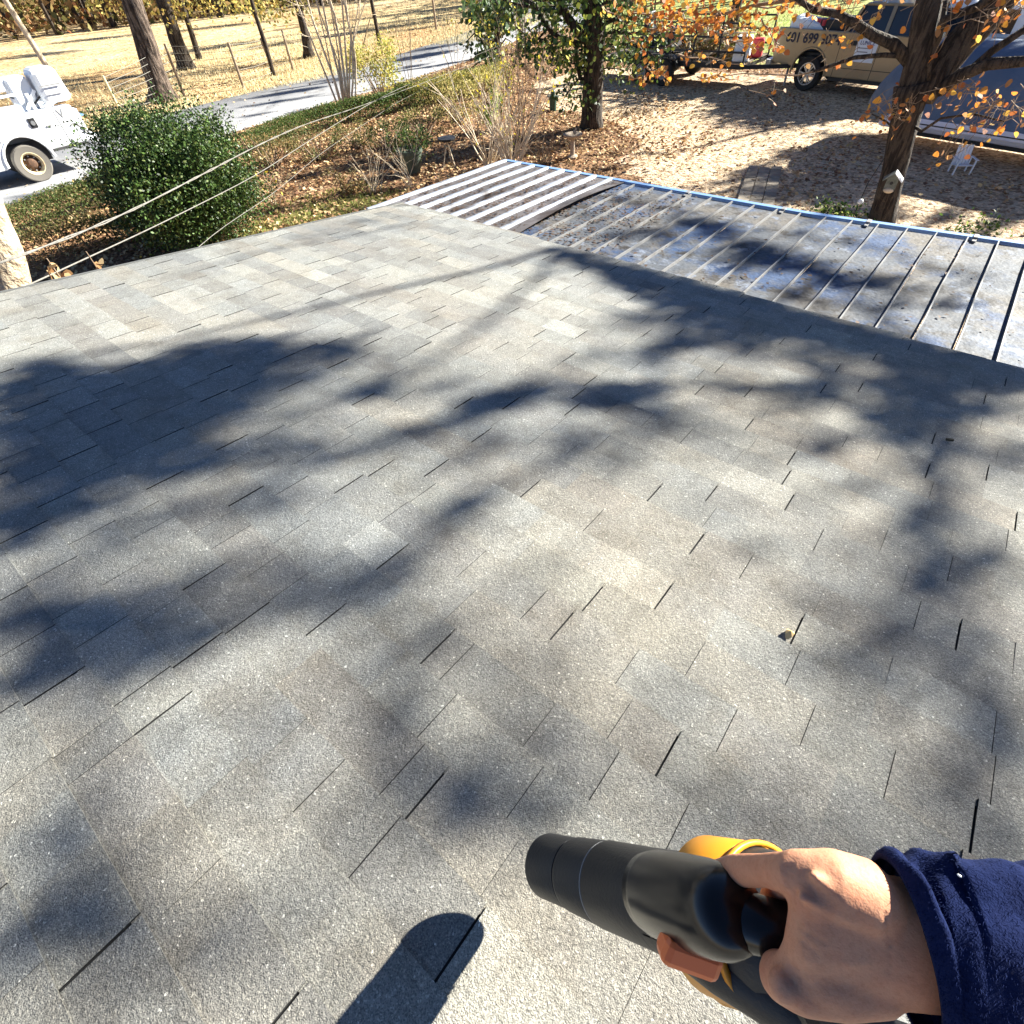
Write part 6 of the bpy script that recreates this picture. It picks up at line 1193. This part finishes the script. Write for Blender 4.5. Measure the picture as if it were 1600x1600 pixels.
# glossy top dome that carries the handle
Da, Db = C(1018, 1392, .625), C(1158, 1430, .465); ad = Db - Da; LD = np.linalg.norm(ad); ad /= LD
mb = MB(); prof = [(.030, 0), (.041, .006), (.0435, .03), (.0435, .08), (.0415, LD * .72), (.0385, LD * .86), (.032, LD * .95), (.021, LD * .99), (.008, LD)]
mb.lathe(prof, Da, ad, 40); v = mb.v[-1]; cdir = (CAM - (Da + Db) / 2); cdir /= np.linalg.norm(cdir)
mb.build('motor_cap', m_bg, bw, smooth=True)
for k in range(5):
    mb = MB(); p_ = C(1010 + k * 14, 1462 + k * 5, .600 - k * .012); mb.box(p_, (.003, .016, .003), np.array([ad, np.cross(ad, CM[2]), CM[2]]).T); mb.build('vent_slot', m_blk, bw)
for q_, dq in ((C(1020, 1345, .628), 0), (C(1110, 1362, .535), 0)):
    mb = MB(); mb.lathe([(.0042, 0), (.0042, .002)], q_, -CM[2], 10); mb.build('screw', m_grey, bw)
# grip: from the cap, through the hand
Gp = [C(1095, 1420, .53), C(1135, 1432, .49), C(1190, 1445, .47), C(1240, 1456, .462), C(1300, 1475, .458), C(1370, 1510, .455)]
mb = MB(); mb.tube(Gp, [.018, .026, .0235, .0215, .020, .022], 20); mb.build('handle', m_bg, bw, smooth=True)
mb = MB(); P = [C(1060, 1470, .60), C(1120, 1500, .57), C(1175, 1525, .55), C(1230, 1555, .53), C(1300, 1590, .50)]; mb.tube(P, [.022, .030, .034, .036, .030], 18); mb.build('lower_shell', m_bp, bw, smooth=True)
mb = MB(); P = [C(1052, 1470, .635), C(1090, 1510, .625), C(1135, 1540, .62), C(1185, 1565, .61)]; mb.tube(P, [.008, .017, .020, .014], 16); mb.build('lower_trim', m_yel, bw, smooth=True)
tr_c = C(1077, 1487, .525); q1 = CM[0] * .94 + CM[1] * .34; q2 = np.cross(CM[2], q1)
mb = MB(); mb.box(tr_c, (.062, .030, .03), np.array([q1, q2, CM[2]]).T); mb.build('trigger', m_org, bw, bevel=.008)
mb = MB(); mb.box(C(1340, 1580, .47), (.10, .06, .07), np.array([q1, q2, CM[2]]).T); mb.build('battery', m_bp, bw, bevel=.012)

# ------------------------------------------------------------------ the arm that holds it
m_skin = mat('skin', (0.52, 0.27, 0.165), .62, spec=.22, sss=.10, var=[('vor', 420, (.93, .90, .88), .5, .9, 'MULTIPLY'), ('noise', 28, (.90, .80, .76), .42, .72, 'MULTIPLY'), ('noise', 9, (1.08, .92, .86), .45, .7, 'MULTIPLY')], bump=[(700, .0003), (240, .0004), (55, .0008)])
m_fleece = mat('navy_fleece', (0.006, 0.012, 0.052), .95, spec=.1, var=[('noise', 60, (.7, .7, .75), .4, .7, 'MULTIPLY')], bump=[(700, .0008), (120, .0012), (12, .006)])
sh = bpy.data.materials['navy_fleece'].node_tree.nodes['Principled BSDF']; sh.inputs['Sheen Weight'].default_value = .04; sh.inputs['Sheen Tint'].default_value = (.3, .4, .9, 1); sh.inputs['Sheen Roughness'].default_value = .5
pr_ = thing('person', C(1500, 1500, .40), 'hand and forearm in a navy fleece sleeve gripping the leaf blower', 'person')
def capsule_chain(mb, pts, rad, n=20):
    pts = [np.array(p) for p in pts]; d0 = pts[0] - pts[1]; d0 /= np.linalg.norm(d0); d1 = pts[-1] - pts[-2]; d1 /= np.linalg.norm(d1)
    P = [pts[0] + d0 * rad[0] * k for k in (.95, .7)]; Q = [rad[0] * .3, rad[0] * .7]
    t = np.linspace(0, len(pts) - 1, (len(pts) - 1) * 4 + 1)
    for x in t: i = min(int(x), len(pts) - 2); f = x - i; P.append(pts[i] * (1 - f) + pts[i + 1] * f); Q.append(rad[i] * (1 - f) + rad[i + 1] * f)
    P += [pts[-1] + d1 * rad[-1] * k for k in (.7, .95)]; Q += [rad[-1] * .7, rad[-1] * .3]
    mb.tube(P, Q, n)
hb = MB()
# forearm and wrist
def eltube(pts, ra, rb, nrm, n=24):        # elliptical section: ra across, rb along nrm
    pts = [np.array(p) for p in pts]; V = []; m = len(pts)
    for i, p in enumerate(pts):
        t = pts[min(i + 1, m - 1)] - pts[max(i - 1, 0)]; t /= np.linalg.norm(t); w = np.array(nrm) - t * (t @ nrm); w /= np.linalg.norm(w); u = np.cross(t, w); a = np.arange(n) * 2 * math.pi / n
        V.append(p + ra[i] * np.cos(a)[:, None] * u + rb[i] * np.sin(a)[:, None] * w)
    Fc = [(i * n + k, i * n + (k + 1) % n, (i + 1) * n + (k + 1) % n, (i + 1) * n + k) for i in range(m - 1) for k in range(n)] + [tuple(range(n - 1, -1, -1)), tuple((m - 1) * n + k for k in range(n))]
    hb.add(np.vstack(V), Fc)
cn = -CM[2]                                 # towards the camera
eltube([C(1480, 1478, .40), C(1420, 1474, .402), C(1372, 1468, .404), C(1330, 1458, .405), C(1295, 1448, .405), C(1265, 1440, .405), C(1245, 1432, .407)],
       [.050, .0495, .0500, .0505, .049, .043, .030], [.027, .026, .025, .024, .023, .020, .014], cn)
# index finger side: knuckle then finger running left over the handle
capsule_chain(hb, [C(1352, 1400, .402), C(1298, 1378, .404), C(1240, 1366, .415), C(1195, 1360, .450), C(1150, 1360, .500), C(1112, 1366, .548)], [.027, .024, .0165, .0130, .0140, .0115])
capsule_chain(hb, [C(1310, 1380, .412), C(1262, 1372, .435), C(1222, 1378, .475), C(1205, 1405, .530), C(1215, 1445, .555)], [.018, .0155, .0130, .0115, .010])
capsule_chain(hb, [C(1335, 1382, .420), C(1290, 1376, .445), C(1255, 1385, .490), C(1248, 1420, .535), C(1260, 1455, .545)], [.018, .016, .0130, .0115, .010])
capsule_chain(hb, [C(1360, 1385, .430), C(1325, 1380, .455), C(1295, 1395, .500), C(1290, 1430, .530), C(1310, 1465, .535)], [.016, .014, .0120, .0105, .009])
# web between finger and thumb, then the thumb curling under the handle
capsule_chain(hb, [C(1275, 1395, .405), C(1268, 1440, .407), C(1262, 1490, .410), C(1250, 1530, .412)], [.020, .017, .018, .020])
capsule_chain(hb, [C(1370, 1530, .408), C(1305, 1535, .406), C(1250, 1535, .410), C(1222, 1528, .424), C(1218, 1512, .455), C(1240, 1492, .490)], [.024, .024, .0215, .0180, .0150, .0120])
hb.ell(C(1300, 1530, .402), (.030, .022, .020), np.array([CM[0], CM[1], CM[2]]).T)
for a_, b_, r_ in [((1395, 1455), (1270, 1368), .0042), ((1400, 1470), (1252, 1400), .0038), ((1400, 1500), (1262, 1500), .0036), ((1395, 1430), (1310, 1362), .0036)]:
    capsule_chain(hb, [C(*a_, .3830), C((a_[0] + b_[0]) / 2, (a_[1] + b_[1]) / 2, .3838), C(*b_, .3915)], [r_ * .8, r_ * 1.1, r_], 10)
hb.ell(C(1245, 1352, .416), (.014, .012, .012), np.array([CM[0], CM[1], CM[2]]).T)
hb.ell(C(1225, 1540, .404), (.013, .013, .012), np.array([CM[0], CM[1], CM[2]]).T)
hb.ell(C(1262, 1352, .412), (.016, .012, .012), np.array([CM[0], CM[1], CM[2]]).T)
hb.ell(C(1305, 1368, .404), (.024, .014, .014), np.array([CM[0] * .98 + CM[1] * .1, CM[1], CM[2]]).T)
hand = hb.build('hand', m_skin, pr_)
rm = hand.modifiers.new('r', 'REMESH'); rm.mode = 'VOXEL'; rm.voxel_size = .0028; rm.use_smooth_shade = True
sm = hand.modifiers.new('s', 'SMOOTH'); sm.factor = .6; sm.iterations = 6
dg = bpy.context.evaluated_depsgraph_get(); me = bpy.data.meshes.new_from_object(hand.evaluated_get(dg)); hand.modifiers.clear(); hand.data = me
cr = [(C(1236, 1352, .400), C(1232, 1382, .400)), (C(1228, 1352, .405), C(1224, 1380, .405)), (C(1196, 1346, .435), C(1192, 1372, .435)), (C(1384, 1400, .375), C(1392, 1520, .375)), (C(1250, 1450, .39), C(1290, 1475, .385)), (C(1246, 1462, .39), C(1278, 1492, .387)), (C(1228, 1520, .40), C(1246, 1552, .40))]
hv = np.array([v.co[:] for v in me.vertices]) + loc_of(pr_); q2_ = (hv - CAM) @ CM.T; hu = 800 + F_PX * q2_[:, 0] / q2_[:, 2]; hw_ = 800 + F_PX * q2_[:, 1] / q2_[:, 2]
hn = np.array([v.normal[:] for v in me.vertices])
for a_, b_ in cr:
    pa, pb = [(800 + F_PX * (CM @ (p - CAM))[0] / (CM @ (p - CAM))[2], 800 + F_PX * (CM @ (p - CAM))[1] / (CM @ (p - CAM))[2]) for p in (a_, b_)]; d_ = np.array(pb) - np.array(pa); L2 = d_ @ d_
    t_ = np.clip(((hu - pa[0]) * d_[0] + (hw_ - pa[1]) * d_[1]) / L2, 0, 1); ds = np.hypot(hu - pa[0] - t_ * d_[0] + 2 * np.sin(t_ * 7), hw_ - pa[1] - t_ * d_[1]); fr_ = (hn @ -CM[2]) > .1
    hv -= hn * (np.exp(-(ds / 2.6) ** 2) * .0011 * fr_)[:, None]
me.vertices.foreach_set('co', (hv - loc_of(pr_)).astype(np.float32).ravel()); me.update()
me.materials.clear(); me.materials.append(m_skin); me.polygons.foreach_set('use_smooth', [True] * len(me.polygons))
# sleeve: a loose fleece tube with folds and a hemmed cuff
nS, nA = 46, 90; V = []
cl = [C(1412, 1476, .400), C(1455, 1484, .398), C(1500, 1500, .392), C(1600, 1520, .382), C(1720, 1545, .37), (C(1900, 1600, .36))]
for i in range(nS):
    t = i / (nS - 1) * (len(cl) - 1); j = min(int(t), len(cl) - 2); f = t - j; p = cl[j] * (1 - f) + cl[j + 1] * f; tv = cl[j + 1] - cl[j]; tv /= np.linalg.norm(tv)
    w = cn - tv * (tv @ cn); w /= np.linalg.norm(w); u = np.cross(tv, w)
    base = .066 + .006 * min(t, 2) + (.006 * math.sin(min(i, 6) / 6 * math.pi) if i <= 6 else -.004 * math.exp(-((i - 7.5) / 1.5) ** 2))
    for k in range(nA):
        a = 2 * math.pi * k / nA; fo = mnoise.noise(Vector((math.cos(a) * 1.6, math.sin(a) * 1.6, t * .9 + 4))) * .012 + mnoise.noise(Vector((math.cos(a) * 1 + t * .9, math.sin(a) * 2.2, t * 1.5))) * .006
        lean = .018 * math.cos(a) if i < 12 else .018 * math.cos(a) * max(0, 1 - (i - 12) / 12)
        r1 = base + fo * min(1, i / 4 + .3); V.append(p + u * r1 * math.cos(a) + w * r1 * .60 * math.sin(a) - tv * lean * (-1))
Fc = [(i * nA + k, i * nA + (k + 1) % nA, (i + 1) * nA + (k + 1) % nA, (i + 1) * nA + k) for i in range(nS - 1) for k in range(nA)]
Vi = np.array(V); cen = Vi.reshape(nS, nA, 3).mean(1)[:8]; inner = (Vi.reshape(nS, nA, 3)[:8] - cen[:, None]) * .93 + cen[:, None]; k0 = len(V)
V = np.vstack([Vi, inner.reshape(-1, 3)])
Fc += [(k0 + i * nA + k, k0 + (i + 1) * nA + k, k0 + (i + 1) * nA + (k + 1) % nA, k0 + i * nA + (k + 1) % nA) for i in range(7) for k in range(nA)] + [(k, k0 + k, k0 + (k + 1) % nA, (k + 1) % nA) for k in range(nA)]
mb = MB(); mb.add(V, Fc); slv = mb.build('sleeve', m_fleece, pr_, smooth=True)
# fleece nap: short fibres over the sleeve
fr = np.random.default_rng(8); W_ = Vi.reshape(nS, nA, 3); n = 26000; ii = fr.uniform(0, nS - 2, n); kk = fr.uniform(0, nA, n); i0 = ii.astype(int); k0_ = kk.astype(int) % nA; k1_ = (k0_ + 1) % nA; fi = (ii - i0)[:, None]; fk = (kk - kk.astype(int))[:, None]
p = (W_[i0, k0_] * (1 - fk) + W_[i0, k1_] * fk) * (1 - fi) + (W_[i0 + 1, k0_] * (1 - fk) + W_[i0 + 1, k1_] * fk) * fi
nn = np.cross(W_[i0 + 1, k0_] - W_[i0, k0_], W_[i0, k1_] - W_[i0, k0_]); nn /= np.linalg.norm(nn, axis=1)[:, None]
cc_ = np.repeat(np.array(V)[:nS * nA].reshape(nS, nA, 3).mean(1)[i0], 1, 0); sgn = np.sign(((p - cc_) * nn).sum(1))[:, None]; nn *= sgn
tvv = cl[1] - cl[0]; tvv /= np.linalg.norm(tvv); dirn = nn * .35 + tvv * -.25 + CM[1] * .5 + fr.normal(0, .25, (n, 3)); dirn /= np.linalg.norm(dirn, axis=1)[:, None]; sdv = np.cross(dirn, nn); sdv /= (np.linalg.norm(sdv, axis=1)[:, None] + 1e-9); Ln = .0026 * fr.uniform(.5, 1.4, (n, 1))
V3 = np.stack([p - sdv * .00022, p + sdv * .00022, p + dirn * Ln], 1).reshape(-1, 3)
fz = np_obj('fleece_nap', V3, np.arange(3 * n).reshape(n, 3), m_fleece, pr_); setp(fz, kind='stuff')
c = C(1499, 1363, .335); mb = MB(); mb.ell(C(1499, 1368, .345), (.0014, .0008, .0008)); mb.build('lint', m_signw, pr_)
